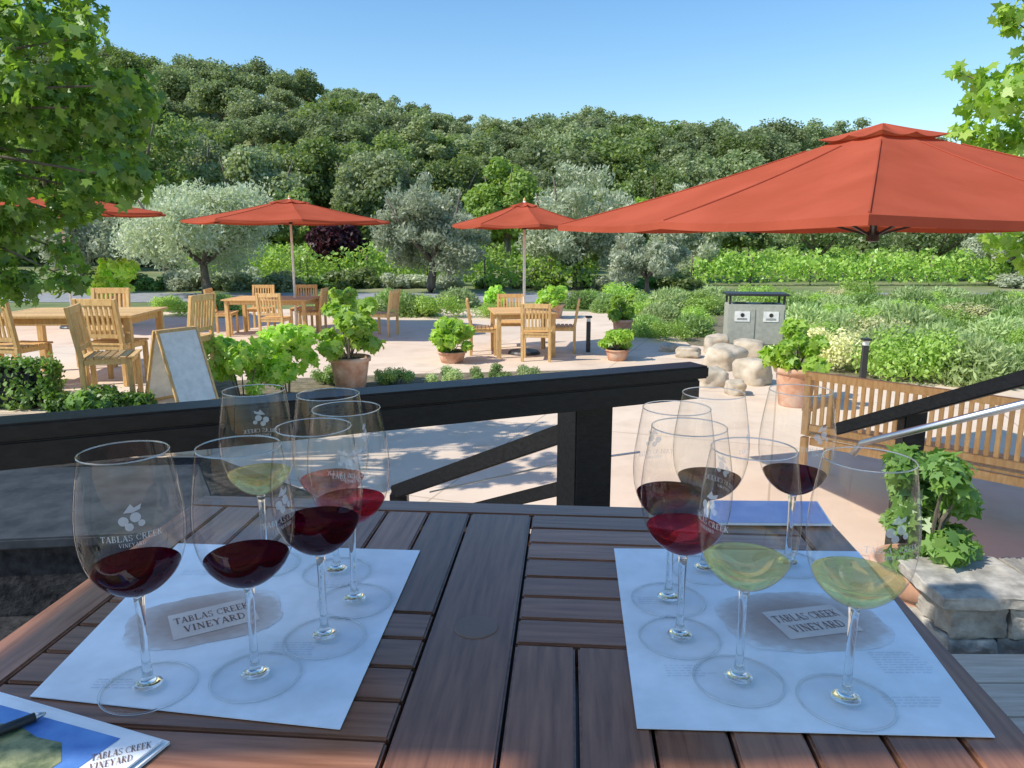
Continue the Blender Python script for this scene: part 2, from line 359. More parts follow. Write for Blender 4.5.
# ------------------------------------------------------------------ deck
dm = MB()
pl = P(-60,428,1.55); pr = P(706,365,1.55); rd = (pr-pl); rd.z = 0; rdn = rd.normalized()
def raily(x): return pl.y+(x-pl.x)*rd.y/rd.x
yy = -1.6
while yy < 1.9:
    x0 = -3.2
    if yy+.14 > raily(-3.2): x0 = pl.x+(yy+.16-pl.y)*rd.x/rd.y
    if x0 < 3.0: dm.box(((x0+3.0)/2, yy+.067, .78), (3.0-x0, .134, .036))
    yy += .14
DE = yy
struct(dm.build('deck', M['deck'], bevel=.003, seg=1))
struct(MB().box((0,-.0,.36), (5.9,2.9,.7)).build('deck_base', M['shade_core']))
st = MB()
for i, z in enumerate((.6,.4,.2)): st.box((1.4, DE+.15+.3*i, z/2), (2.0, .3, z))
struct(st.build('steps', M['concrete'], bevel=.008))
rl = thing('deck_railing', 'black wooden deck railing running across behind the tasting table', 'railing')
dn = Vector((0,0,-1)); nrm = Vector((-rdn.y, rdn.x, 0))
MB().bar(pl-rdn*2+nrm*.03+dn*.02, pr+nrm*.03+dn*.02, .10, .04).build('top_rail', M['black'], rl, bevel=.006)
MB().bar(pl-rdn*2+nrm*.01+dn*.073, pr-rdn*.03+nrm*.01+dn*.073, .05, .062).build('under_rail', M['black'], rl, bevel=.004)
pc = PD(586, 2.33, 1.5)
for q in (pc, pl-rdn*.6+nrm*.05):
    MB().box((q.x, q.y+.02, .76), (.135,.135,1.48), Matrix.Rotation(math.atan2(rdn.y, rdn.x), 3, 'Z')).build('post', M['black'], rl, bevel=.005)
sr = thing('stair_railing', 'sloping black stair rail descending left from the thick post', 'railing')
e1 = PD(566, 2.42, ZY(432,2.42)); e2 = PD(395, 3.3, ZY(492,3.3))
MB().bar(e1, e2, .04, .065).build('hand_rail', M['black'], sr, bevel=.005)
e3 = PD(566, 2.45, ZY(487,2.45)); e4 = PD(440, 3.2, ZY(517,3.2))
MB().bar(e3, e4, .04, .05).build('lower_rail', M['black'], sr, bevel=.004)
MB().box((e2.x+.02, e2.y, (e2.z)/2), (.08,.08,e2.z)).build('post', M['black'], sr, bevel=.004)
MB().tube([PD(640,2.6,ZY(452,2.6)), PD(566,2.6,ZY(462,2.6)), PD(430,3.2,ZY(492,3.2))], .004, 6).build('cable', M['steel'], sr)
rr = thing('stair_railing', 'black stair rail with round steel handrail at right edge of the deck', 'railing')
f1 = PD(838, 3.0, ZY(429,3.0)); f2 = PD(1090, 2.2, ZY(360,2.2))
MB().bar(f1, f2, .05, .05).build('top_rail', M['black'], rr, bevel=.005)
g1 = PD(908, 2.78, 1.1); g1t = ZY(409,2.78)
MB().box((g1.x, g1.y, g1t/2), (.085,.06,g1t)).build('post', M['black'], rr, bevel=.004)
h1, h2 = PD(862,2.72,ZY(443,2.72)), PD(1090,2.05,ZY(388,2.05))
MB().tube([h1+Vector((-.02,.02,-.05)), h1, h2], .013, 12).build('hand_rail', M['steel'], rr, smooth=True)
# ------------------------------------------------------------------ tasting table
TZ = 1.55; YAW = R(4.4)
tc = P(501,515,TZ); Tv = Vector((math.sin(YAW), math.cos(YAW), 0)); Sv = Vector((math.cos(YAW), -math.sin(YAW), 0))
farp = P(505,503,TZ); t_far = (farp-tc).dot(Tv)
tt = thing('wooden_table', 'reddish brown slatted wooden table holding the wine glasses', 'table', (tc.x,tc.y,TZ), -YAW)
def ts(px,py): 
    q = P(px,py,TZ)-tc; return q.dot(Sv), q.dot(Tv)
HW = .475; NEAR = -1.25; tb = MB(); TH = .024; G = .0032
def slat(s0,s1,t0,t1,mi,): tb.box(((s0+s1)/2,(t0+t1)/2,-TH/2), (s1-s0-G, t1-t0-G, TH), mi=mi)
FW = .058
slat(-HW, HW, t_far-.045, t_far, 0)
slat(-HW, -HW+FW, NEAR, t_far-.045, 1); slat(HW-FW, HW, NEAR, t_far-.045, 1)
slat(-HW+FW, HW-FW, NEAR, NEAR+.05, 0)
tl = t_far-.045; CB = .045
tR = ts(560,645)[1]; tL = ts(400,612)[1]
slat(-CB, CB, NEAR+.05, tl, 1)
def cross(s0,s1,t0,t1,wd=.051):
    n = max(1, round((t1-t0)/wd)); dw = (t1-t0)/n
    for i in range(n): slat(s0,s1,t0+i*dw,t0+(i+1)*dw,0)
def along(s0,s1,t0,t1,n):
    dw = (s1-s0)/n
    for i in range(n): slat(s0+i*dw,s0+(i+1)*dw,t0,t1,1)
IN = HW-FW
cross(CB, IN, tR, tl); along(CB, IN, tR-.42, tR, 6); cross(CB, IN, NEAR+.05, tR-.42)
along(-IN, -CB, tL, tl, 6); cross(-IN, -CB, tL-.36, tL, .052); along(-IN, -CB, NEAR+.05, tL-.36, 6)
tb.build('tabletop', [M['wood_s'], M['wood_t']], tt, bevel=.0020)
ps, pt = ts(476,627)
MB().lathe([(0,.0012),(.0225,.0012),(.0232,.0004),(.0232,-.001),(0,-.001)], 48, (ps,pt,0)).build('umbrella_hole_cap', M['capwood'], tt)
ap = MB()
for s in (-1,1): ap.box((s*(HW-.07),(NEAR+t_far)/2,-.065), (.025, t_far-NEAR-.14,.075))
ap.box((0,t_far-.06,-.065),(HW*2-.17,.025,.075)); ap.box((0,NEAR+.06,-.065),(HW*2-.17,.025,.075)); ap.box((0,(NEAR+t_far)/2,-.05),(HW*2-.17,.05,.045))
ap.box((CB,(NEAR+t_far)/2,-.035),(.05,t_far-NEAR-.2,.02)); ap.box((-CB-.01,(NEAR+t_far)/2,-.035),(.05,t_far-NEAR-.2,.02))
for k in range(1,6): ap.box((CB+k*(IN-CB)/6, tR-.21, -.031),(.02,.44,.012))
ap.build('apron', M['wood_t'], tt, bevel=.002)
for s in (-1,1):
    for t in (NEAR+.07, t_far-.07):
        MB().box((s*(HW-.07), t, -.39), (.06,.06,.715)).build('leg', M['wood_t'], tt, bevel=.003)
# ------------------------------------------------------------------ serif lettering built from strokes (cap height 1)
def stroke_letters():
    W_, T_ = .17, .065
    def st(x0,y0,x1,y1,w): return ('l',x0,y0,x1,y1,w)
    def sf(x,y,h=.14): return ('s',x,y,h)
    D = {}
    D['T'] = (.80,[st(.4,0,.4,1,W_),st(.03,.97,.77,.97,T_),sf(.4,0),('l',.05,.99,.05,.78,T_),('l',.75,.99,.75,.78,T_)])
    D['A'] = (.84,[st(.12,0,.42,1,T_),st(.42,1,.72,0,W_),st(.22,.34,.62,.34,T_),sf(.12,0,.11),sf(.72,0,.12)])
    D['B'] = (.74,[st(.17,0,.17,1,W_),sf(.13,0,.1),sf(.13,1,.1),('c',.30,.75,.24,.225,-90,90,.10),('c',.30,.27,.30,.25,-90,90,.12),st(.15,.97,.32,.97,T_),st(.15,.51,.32,.51,T_),st(.15,.03,.32,.03,T_)])
    D['L'] = (.70,[st(.17,0,.17,1,W_),sf(.17,1),sf(.13,0,.1),st(.15,.03,.64,.03,T_),st(.64,.01,.64,.25,T_)])
    D['S'] = (.62,[('c',.31,.74,.21,.235,20,270,.09),('c',.31,.265,.23,.24,-160,90,.10),st(.52,.78,.52,.98,T_),st(.08,.02,.08,.24,T_)])
    D['C'] = (.80,[('c',.43,.5,.36,.47,38,322,.11),st(.74,.72,.74,.98,T_)])
    D['R'] = (.80,[st(.17,0,.17,1,W_),sf(.17,0),sf(.13,1,.1),('c',.31,.74,.26,.235,-90,90,.10),st(.15,.97,.33,.97,T_),st(.15,.50,.33,.50,T_),st(.36,.5,.68,.02,W_*.9),sf(.70,0,.08)])
    D['E'] = (.72,[st(.17,0,.17,1,W_),sf(.13,0,.1),sf(.13,1,.1),st(.15,.97,.62,.97,T_),st(.15,.5,.50,.5,T_),st(.15,.03,.65,.03,T_),st(.62,.99,.62,.78,T_),st(.65,.01,.65,.24,T_),st(.50,.4,.50,.6,T_)])
    D['K'] = (.82,[st(.17,0,.17,1,W_),sf(.17,0),sf(.17,1),st(.2,.45,.66,.97,T_),st(.34,.58,.68,.02,W_*.9),sf(.66,1,.11),sf(.70,0,.1)])
    D['V'] = (.82,[st(.12,1,.42,0,W_),st(.42,0,.70,1,T_),sf(.12,1,.12),sf(.70,1,.11)])
    D['I'] = (.42,[st(.21,0,.21,1,W_),sf(.21,0),sf(.21,1)])
    D['N'] = (.88,[st(.17,0,.17,1,T_),st(.17,1,.71,0,W_),st(.71,0,.71,1,T_),sf(.17,0,.11),sf(.15,1,.1),sf(.71,1,.11)])
    D['Y'] = (.80,[st(.12,1,.40,.48,W_),st(.40,.48,.68,1,T_),st(.40,0,.40,.5,W_),sf(.40,0),sf(.12,1,.12),sf(.68,1,.11)])
    D['D'] = (.86,[st(.17,0,.17,1,W_),sf(.13,0,.1),sf(.13,1,.1),('c',.36,.5,.38,.47,-90,90,.12),st(.15,.97,.37,.97,T_),st(.15,.03,.37,.03,T_)])
    return D
SL = stroke_letters()
def textmesh(body, size, align='CENTER'):
    vs = []; fs = []
    def quad(x0,y0,x1,y1,w):
        dx, dy = x1-x0, y1-y0; l = math.hypot(dx,dy) or 1; nx_, ny_ = -dy/l*w/2, dx/l*w/2
        b = len(vs); vs.extend([(x0+nx_,y0+ny_,0),(x0-nx_,y0-ny_,0),(x1-nx_,y1-ny_,0),(x1+nx_,y1+ny_,0)]); fs.append((b,b+1,b+2,b+3))
    x = 0
    for ch in body:
        if ch == ' ': x += .45; continue
        wd, ops = SL[ch]
        for o in ops:
            if o[0] == 'l': quad(x+o[1],o[2],x+o[3],o[4],o[5])
            elif o[0] == 's': quad(x+o[1]-o[3],.03+o[2]*.94,x+o[1]+o[3],.03+o[2]*.94,.055)
            else:
                _, cx, cy, rx_, ry_, a0, a1, w_ = o; n_ = 12; b = len(vs)
                for k in range(n_+1):
                    a = R(a0+(a1-a0)*k/n_); th = .04+(w_-.03)*abs(math.cos(a))*.9
                    for s in (1,-1): vs.append((x+cx+math.cos(a)*(rx_+s*th/2), cy+math.sin(a)*(ry_+s*th/2), 0))
                for k in range(n_): fs.append((b+2*k,b+2*k+1,b+2*k+3,b+2*k+2))
        x += wd+.06
    off = x/2 if align == 'CENTER' else 0; k = size*.72
    return [((a-off)*k,(b-.5)*k,0) for a,b,_ in vs], fs
# ------------------------------------------------------------------ placemats
def placemat(pix, label, prc, prot, pw, ph, cpix):
    t = thing('placemat', label, 'placemat', (0,0,TZ), 0)
    pts = [P(a,b,TZ+.001) for a,b in pix]
    MB().poly([(p.x,p.y) for p in pts], .0012, .0020).build('paper_sheet', M['paper'], t)
    c = P(prc[0],prc[1],TZ); ca, sa = math.cos(prot), math.sin(prot)
    def loc(x,y,z): return (c.x+x*ca-y*sa, c.y+x*sa+y*ca, z)
    m = MB(); n = 64; gg = random.Random(3)
    m.add([loc(pw*.5*(1+gg.uniform(-.03,.02))*math.copysign(abs(math.cos(a))**.6,math.cos(a)), ph*.5*(1+gg.uniform(-.04,.03))*math.copysign(abs(math.sin(a))**.6,math.sin(a)), .0024) for a in [i*2*PI/n for i in range(n)]], [tuple(range(n))])
    m.build('printed_picture', M['print'], t)
    lw, lh = .084, .056; tl_ = R(8)
    def l2(x,y,z): return loc(x*math.cos(tl_)-y*math.sin(tl_)+pw*.05, x*math.sin(tl_)+y*math.cos(tl_)-ph*.03, z)
    MB().add([l2(-lw/2,-lh/2,.0028),l2(lw/2,-lh/2,.0028),l2(lw/2,lh/2,.0028),l2(-lw/2,lh/2,.0028)],[(0,1,2,3)]).build('printed_label', M['labelpaper'], t)
    m = MB()
    for i, (tx, kk) in enumerate((('TABLAS CREEK', .88), ('VINEYARD', .70))):
        v, f = textmesh(tx, 1); wd = max(x for x,_,_ in v)*2; hh = lh*.24
        m.add([l2(x*lw*kk/wd, y/.72*hh+lh*.19-i*lh*.38, .0031) for x,y,_ in v], f)
    m.build('printed_name', M['ink'], t)
    m = MB()
    for (cx, cy, ww, nn) in cpix:
        q = P(cx,cy,TZ)
        for k in range(nn):
            x = q.x-ww/2; end = x+ww*random.uniform(.75,1); y = q.y-k*.0042
            while x < end:
                l = random.uniform(.003,.009); m.add([(x,y,.0025),(x+l,y,.0025),(x+l,y+.0009,.0025),(x,y+.0009,.0025)],[(0,1,2,3)]); x += l+.0016
    m.build('fine_print', M['greyink'], t)
    return t
placemat([(30,697),(340,730),(420,551),(178,544)], 'white paper placemat under the left group of wine glasses', (206,620), R(22), .155, .108, [(300,645,.05,6),(205,572,.05,4),(345,580,.04,5),(120,682,.04,4)])
placemat([(637,729),(995,738),(858,552),(614,549)], 'white paper placemat under the right group of wine glasses', (802,622), R(4), .170, .122, [(685,668,.04,5),(893,655,.05,9),(655,600,.04,4),(862,585,.04,6),(910,700,.05,4)])
# ------------------------------------------------------------------ wine glasses
BOWL = [(.0001,.0925),(.006,.0928),(.0125,.0945),(.020,.0985),(.028,.1055),(.0345,.114),(.0392,.125),(.0420,.137),(.0432,.149),(.0432,.161),(.0421,.175),(.0400,.190),(.0375,.206),(.0352,.220)]
bz = [z for r,z in BOWL]; br = [r for r,z in BOWL]
def brad(z): return float(np.interp(z, bz, br))
def smoothprof(p, n=40):
    P_ = np.array(p); out = []
    for q in np.linspace(0,1,n):
        f = q*(len(p)-1); i = min(int(f), len(p)-2); u = f-i
        p0, p1, p2, p3 = P_[max(i-1,0)], P_[i], P_[i+1], P_[min(i+2,len(p)-1)]
        out.append(tuple(.5*((2*p1)+(-p0+p2)*u+(2*p0-5*p1+4*p2-p3)*u*u+(-p0+3*p1-3*p2+p3)*u**3)))
    return out
def grab(mb, mat, name, smooth=True):
    o = mb.build(name, mat, None, smooth=smooth); me = o.data; bpy.data.objects.remove(o); return me
def glass_meshes():
    d = {}
    sp2 = smoothprof(BOWL, 44); sp2[0] = (0,.0925)
    d['bowl'] = grab(MB().lathe(sp2, 64), M['thin'], 'bowl')
    ring = MB(); ring.tube([(.0351*math.cos(a), .0351*math.sin(a), .2202) for a in np.linspace(0,2*PI,49)], .0006, 6, cap=False)
    d['rim'] = grab(ring, M['glass'], 'rim')
    st_ = [(0,.0915),(.0055,.0915),(.0048,.089),(.0040,.080),(.0035,.060),(.0034,.040),(.0037,.024),(.0046,.014),(.0068,.0085),(.012,.0055),(.0125,.0050),(0,.0050)]
    d['stem'] = grab(MB().lathe(st_, 32), M['glass'], 'stem')
    bs = [(0,.0048),(.012,.0047),(.028,.0034),(.0385,.0022),(.0392,.0014),(.0385,.0008),(.030,.0008),(0,.0012)]
    d['foot'] = grab(MB().lathe(bs, 64), M['foot'], 'foot')
    ring = MB(); ring.tube([(.0398*math.cos(a), .0398*math.sin(a), .0014) for a in np.linspace(0,2*PI,65)], .0009, 8, cap=False)
    d['foot_edge'] = grab(ring, M['glass'], 'foot_edge')
    m = MB(); e = .0004; KL = 1.12; ZC = .170
    def wrap(x, z): x *= KL; z = ZC+(z-.1665)*KL; r = brad(z)+e; a = -PI/2+x/r; return (r*math.cos(a), r*math.sin(a), z)
    v, f = textmesh('TABLAS CREEK', .0062); m.add([wrap(x, y+.1575) for x,y,_ in v], f)
    v, f = textmesh('VINEYARD', .0038); m.add([wrap(x, y+.1522) for x,y,_ in v], f)
    for (cx, cz, rr_) in ((-.0045,.170,.0034),(.0035,.172,.0036),(-.001,.1655,.0029),(.0072,.1672,.0024)):
        n = 14; m.add([wrap(cx+rr_*math.cos(k*2*PI/n), cz+rr_*math.sin(k*2*PI/n)) for k in range(n)], [tuple(range(n))])
    lf = [(-.004,.176),(.001,.182),(.003,.179),(.008,.181),(.007,.1775),(.002,.1757)]
    m.add([wrap(a_,b_) for a_,b_ in lf], [tuple(range(6))])
    d['logo'] = grab(m, M['etch'], 'etched_logo', False)
    for k, lv in (('low',.115),('mid',.1195),('high',.126)):
        pr_ = [(0,.0934)]+[(max(.0005,r-.0007),z) for r,z in smoothprof(BOWL, 60)[2:] if z > .0935 and z < lv]+[(brad(lv)-.0007,lv),(brad(lv)-.0012,lv-.0005),(0,lv-.0006)]
        d[k] = grab(MB().lathe(pr_, 48), M['redwine'], 'wine')
    return d
GMs = glass_meshes(); WM = {}
def wine_mesh(level, kind):
    k = (level, kind)
    if k not in WM:
        me = GMs[level].copy(); me.materials.clear(); me.materials.append(M[kind]); WM[k] = me
    return WM[k]
def wineglass(px, py, kind, level, rz, label):
    q = P(px,py,TZ)
    t = thing('wine_glass', label, 'wine glass', (q.x,q.y,TZ+.002), rz, 'stemmed tasting glasses on the table')
    for nme, k in (('bowl','bowl'),('rim','rim'),('stem','stem'),('foot','foot'),('foot_edge','foot_edge'),('etched_logo','logo')): link(nme, GMs[k], t)
    link('wine', wine_mesh(level, kind), t); return t
wineglass(149,690,'redwine','mid',R(28),'red wine glass nearest the bottom left, at the left corner of its placemat')
wineglass(256,679,'redwine','mid',R(70),'red wine glass second from the left in the front row')
wineglass(325,640,'redwine','high',R(150),'dark red wine glass at the right of the left placemat, nearest of its column')
wineglass(355,603,'rose','mid',R(20),'glass of lighter ruby wine near the right edge of the left placemat')
wineglass(266,566,'whitewine','mid',R(190),'white wine glass at the back of the left placemat')
wineglass(337,574,'pinkwine','mid',R(80),'pale pink wine glass furthest back on the right of the left placemat')
wineglass(738,683,'whitewine','mid',R(-70),'white wine glass in the middle front of the right placemat')
wineglass(845,704,'whitewine','mid',R(8),'white wine glass nearest the camera at the right')
wineglass(679,640,'rose','mid',R(110),'ruby wine glass at the left of the right placemat, nearest of its column')
wineglass(668,602,'redwine','high',R(200),'dark red wine glass at the left edge of the right placemat')
wineglass(704,572,'redwine','mid',R(60),'red wine glass at the back left of the right placemat')
wineglass(787,566,'redwine','mid',R(15),'dark red wine glass at the back right of the right placemat')
# ------------------------------------------------------------------ brochures
bc = P(170,745,TZ); bd = (P(10,698,TZ)-bc); bd.z = 0; bd.normalize(); bn = Vector((bd.y,-bd.x,0)); 
if bn.y > 0: bn = -bn
br_ = thing('brochure', 'folded brochure with blue and green cover at the bottom left corner', 'brochure', (0,0,TZ))
def bl(a,b,z): q = bc+bd*a+bn*b; return (q.x,q.y,z)
MB().poly([bl(0,0,0),bl(.20,0,0),bl(.20,.10,0),bl(0,.10,0)], .001, .0034).build('inner_pages', M['paper'], br_)
MB().poly([bl(0.003,0.004,0),bl(.20,.008,0),bl(.20,.10,0),bl(0.006,.10,0)], .0048, .0064).build('cover', M['paper'], br_)
MB().add([bl(.036,.014,.0067),bl(.20,.017,.0067),bl(.20,.09,.0067),bl(.040,.09,.0067)],[(0,1,2,3)]).build('sky_picture', M['blueink'], br_)
gp = MB(); gp.add([bl(.075,.034,.0070),bl(.10,.036,.0070),(bl(.13,.030,.0070)),bl(.15,.036,.0070),bl(.20,.034,.0070),bl(.2,.088,.0070),bl(.058,.088,.0070),bl(.056,.050,.0070)],[tuple(range(8))]); gp.build('field_picture', M['greenprint'], br_)
m = MB(); o_ = P(92,766,TZ); e_ = (P(152,752,TZ)-o_); e_.z = 0; L0 = e_.length; e_.normalize(); f_ = Vector((-e_.y,e_.x,0))
for i, tx in enumerate(('TABLAS CREEK','VINEYARD')):
    v, f = textmesh(tx, .0085, 'LEFT'); wd = max(x for x,_,_ in v)
    k = L0/wd*(1 if i == 0 else .7)
    m.add([tuple(o_+e_*(x*k)+f_*(y*1.3-i*.011))[:2]+(.0070,) for x,y,_ in v], f)
m.build('printed_name', M['ink'], br_)
pen = thing('pen', 'dark pen lying on the brochure', 'pen')
p1, p2 = P(-30,742,TZ+.011), P(46,713,TZ+.011)
MB().tube([p1, p1.lerp(p2,.85)], .004, 10).build('barrel', M['dkmetal'], pen, smooth=True)
MB().tube([p1.lerp(p2,.85), p2], [.0038,.001], 10).build('tip', M['steel'], pen, smooth=True)
b3 = thing('brochure', 'pale violet blue brochure lying behind the right group of glasses', 'brochure')
q = [P(708,527,TZ),P(832,528,TZ),P(817,505,TZ),P(713,504,TZ)]
MB().poly(q, TZ+.003, TZ+.006).build('pages', M['paper'], b3)
cq = sum(q, Vector())/4; MB().poly([cq+(k-cq)*.97 for k in q], TZ+.0064).build('cover', M['violetink'], b3)
# ------------------------------------------------------------------ outdoor furniture
def make_chair(label):
    t = thing('teak_chair', label, 'chair')
    for sx in (-1,1):
        MB().box((sx*.215,-.2,.215), (.045,.045,.43)).build('leg', M['teak'], t, bevel=.004)
        MB().bar((sx*.215,.2,0), (sx*.215,.2,.45), .045, .045, up=(0,1,0)).build('leg', M['teak'], t, bevel=.004)
    m = MB()
    for i in range(7): m.box((0,-.215+i*.068,.445), (.48,.056,.02))
    m.box((0,-.2,.41),(.40,.025,.05)); m.box((0,.2,.41),(.40,.025,.05)); m.box((-.215,0,.41),(.025,.36,.05)); m.box((.215,0,.41),(.025,.36,.05))
    m.build('seat', M['teak'], t, bevel=.003)
    m = MB()
    for sx in (-1,1): m.bar((sx*.215,.2,.45), (sx*.215,.27,.92), .045, .04)
    m.bar((-.192,.263,.885),(.192,.263,.885),.028,.07); m.bar((-.192,.215,.53),(.192,.215,.53),.024,.045)
    for i in range(7): x = -.165+i*.055; m.bar((x,.219,.545),(x,.259,.86),.03,.014)
    m.build('backrest', M['teak'], t, bevel=.003)
    return t
chair0 = None
def chair(x, y, z, face, label):
    global chair0
    rz = PI-R(face)
    if chair0 is None: chair0 = make_chair(label); chair0.location = (x,y,z); chair0.rotation_euler = (0,0,rz); chair0['group'] = 'teak chairs around the patio tables'; return
    dup(chair0, (x,y,z), rz, label)
def teak_table(x, y, z, w_, d_, rz, label):
    t = thing('teak_table', label, 'table', (x,y,z), rz)
    m = MB(); n = int(d_/.09)
    for i in range(n): m.box((0,-d_/2+.05+(i+.5)*(d_-.1)/n,.725), (w_-.12,(d_-.1)/n-.008,.022))
    for s in (-1,1): m.box((s*(w_/2-.028),0,.724),(.056,d_,.026)); m.box((0,s*(d_/2-.022),.724),(w_-.116,.044,.026))
    for s in (-1,1): m.box((s*(w_/2-.09),0,.67),(.03,d_-.2,.08)); m.box((0,s*(d_/2-.09),.67),(w_-.2,.03,.08))
    m.build('tabletop', M['teak'], t, bevel=.003)
    for a in (-1,1):
        for b in (-1,1): MB().box((a*(w_/2-.08),b*(d_/2-.08),.355),(.07,.07,.71)).build('leg', M['teak'], t, bevel=.004)
def outline(k, K, n, ang, square):
    a = ang+k*2*PI/K; sub = K//n; u = (k%sub)/sub; cs = math.sin(PI*u)
    cd = math.cos(PI/n)/math.cos((u-.5)*2*PI/n)
    if square: aa = (k/K*4)%1; cd = math.cos(PI/4)/math.cos((aa-.5)*PI/2)
    return a, cs, cd
def canopy_mb(n, Rr, rise, sag, sub=10, ang=0, r0=0.0, square=False, z=0):
    m = MB(); vs = []; fs = []; K = n*sub; rings = 9
    for j in range(rings+1):
        f = r0+(1-r0)*j/rings
        for k in range(K):
            a, cs, cd = outline(k, K, n, ang, square)
            rr = Rr*f*cd*(1-.025*cs*f)
            zz = rise*(1-f)-sag*cs*f*(1.15-f*.6)-.05*rise*math.sin(PI*f)
            vs.append((rr*math.cos(a), rr*math.sin(a), z+zz))
    for j in range(rings):
        for k in range(K): fs.append((j*K+k, j*K+(k+1)%K, (j+1)*K+(k+1)%K, (j+1)*K+k))
    m.add(vs, fs); return m
def parasol(x, y, z, rimz, Rr, rise, ang, label, n=8, square=False, pole=True, mast=None, sag=.05, mat='red', low=False, hubdrop=None, cr_=.20):
    t = thing('patio_parasol', label, 'parasol', (x,y,z), 0)
    mt = M[mat]
    cn = canopy_mb(n, Rr, rise, sag, 10, ang, .12, square, rimz).build('canopy', mt, t)
    if mat == 'red':
        sm = MB()
        for k in range(n):
            pts = []
            for j in range(7):
                f = .2+.79*j/6; a, cs, cd = outline(k*10, n*10, n, ang, square)
                pts.append((Rr*f*cd*math.cos(a), Rr*f*cd*math.sin(a), rimz+rise*(1-f)-.05*rise*math.sin(PI*f)+.003))
            sm.tube(pts, .005, 6)
        sm.build('seam', mt, cn)
    canopy_mb(n, Rr*cr_, rise*(cr_-.03), sag*.9+.006, 10, ang, 0.02, square, rimz+rise*(1-cr_)+rise*.055).build('vent_cap', mt, t)
    m = MB(); K = n*10; ring = []
    for k in range(K):
        a, cs, cd = outline(k, K, n, ang, square)
        rr = Rr*cd*(1-.025*cs)*1.001; ring.append((rr*math.cos(a), rr*math.sin(a), rimz-sag*cs*.55))
    hv = .04; m.add(ring+[(a,b,c-hv) for a,b,c in ring], [(k,(k+1)%K,K+(k+1)%K,K+k) for k in range(K)])
    m.build('hem', mt, t)
    top = rimz+rise; hz = (rimz+rise*.25-.14) if hubdrop is None else rimz-hubdrop
    for k in range(n):
        a = ang+k*2*PI/n; cd = 1
        if square and k%2: cd = math.cos(PI/4)
        ex = Rr*.98*cd
        rb = MB().bar((.04*math.cos(a),.04*math.sin(a),top-.05-rise*.12), (ex*math.cos(a),ex*math.sin(a),rimz-.022), .02, .02).build('rib', M['dkmetal'], t)
        MB().bar((.04*math.cos(a),.04*math.sin(a),hz+.02), (ex*.5*math.cos(a),ex*.5*math.sin(a),rimz+rise*.5-.06), .014, .014).build('strut', M['dkmetal'], rb)
    MB().lathe([(.0,.05),(.035,.04),(.04,-.02),(0,-.03)], 14, (0,0,hz)).build('hub', M['dkmetal'], t)
    if pole:
        MB().tube([(0,0,.05),(0,0,top+.02)], .024, 12).build('pole', M['white'], t, smooth=True)
        MB().lathe([(0,.08),(.05,.08),(.25,.05),(.27,.02),(.27,0),(0,0)], 28).build('base', M['dkmetal'], t)
        MB().lathe([(0,.07),(.015,.05),(.025,.02),(.015,0),(0,0)], 14, (0,0,top+.01)).build('finial', M['teak'], t, smooth=True)
    if mast:
        mx, my = mast
        MB().tube([(0,0,hz),(0,0,top-.07)], .022, 12).build('centre_tube', M['dkmetal'], t)
        if low:
            MB().tube([(mx,my,.08),(mx,my,rimz+.14)], .05, 14).build('mast', M['dkmetal'], t)
            MB().bar((mx,my,rimz+.09), (0,0,hz+.10), .035, .04).build('arm', M['dkmetal'], t, bevel=.005)
        else:
            MB().tube([(mx,my,.08),(mx,my,top+.35)], .05, 14).build('mast', M['dkmetal'], t)
            MB().bar((mx,my,top+.3), (0,0,top+.16), .05, .07).build('arm', M['dkmetal'], t, bevel=.005)
            MB().tube([(0,0,top+.13),(0,0,top-.03)], .02, 10).build('hanger', M['dkmetal'], t)
        MB().box((mx,my,.04),(.9,.9,.08)).build('base', M['dkmetal'], t, bevel=.01)
    return t
teak_table(-4.75,8.15,.4,1.5,1.0,R(4),'teak table on the raised patio at far left')
chair(-3.82,6.95,.4,72,'teak chair nearest the railing on the left patio, seat facing right')
chair(-3.68,8.25,.4,-80,'teak chair at the right end of the left patio table')
chair(-4.25,7.85,.4,5,'teak chair with back to the camera tucked at the left patio table')
chair(-5.15,7.6,.4,10,'teak chair at the left frame edge behind the hedge')
chair(-5.0,9.0,.4,180,'teak chair on the far side of the left patio table')
bx_, by_ = PD(275,14.9,0).x, 14.9
teak_table(bx_,by_,0,1.7,1.0,R(-3),'long teak table under the left red parasol')
chair(PD(278,14.0,0).x,13.9,0,4,'teak chair with its back to the camera at the left parasol table')
chair(PD(225,14.9,0).x,14.9,0,85,'teak chair at the left end of the left parasol table')
chair(PD(385,14.8,0).x,14.7,0,-75,'teak chair standing away to the right of the left parasol table')
chair(PD(320,15.6,0).x,15.1,0,-90,'teak chair at the right end of the left parasol table')
chair(PD(262,15.8,0).x,15.8,0,180,'teak chair behind the left parasol table')
chair(PD(305,15.9,0).x,15.9,0,180,'second teak chair behind the left parasol table, further right')
parasol(PD(297,14.9,0).x,14.9,0,2.24,1.98,.42,R(22),'red parasol over the long teak table left of centre')
cx_, cy_ = PD(522,12.3,0).x, 12.4
teak_table(cx_,cy_,0,1.05,1.05,R(8),'square teak table under the middle red parasol')
chair(PD(537,11.6,0).x,11.75,0,6,'teak chair with its back to the camera at the middle parasol table')
chair(PD(483,12.3,0).x,12.4,0,88,'teak chair at the left of the middle parasol table')
chair(PD(563,12.5,0).x,12.6,0,-85,'teak chair at the right of the middle parasol table')
chair(PD(510,13.2,0).x,13.25,0,180,'teak chair on the far side of the middle parasol table')
parasol(PD(524,12.4,0).x,12.4,0,2.13,1.18,.36,R(10),'small red parasol in the middle over the square teak table')
parasol(PD(74,16,0).x,16,0,2.44,2.15,.40,R(0),'red parasol half hidden behind the leaves at far left')
pa = math.atan2(-.9,-.44)
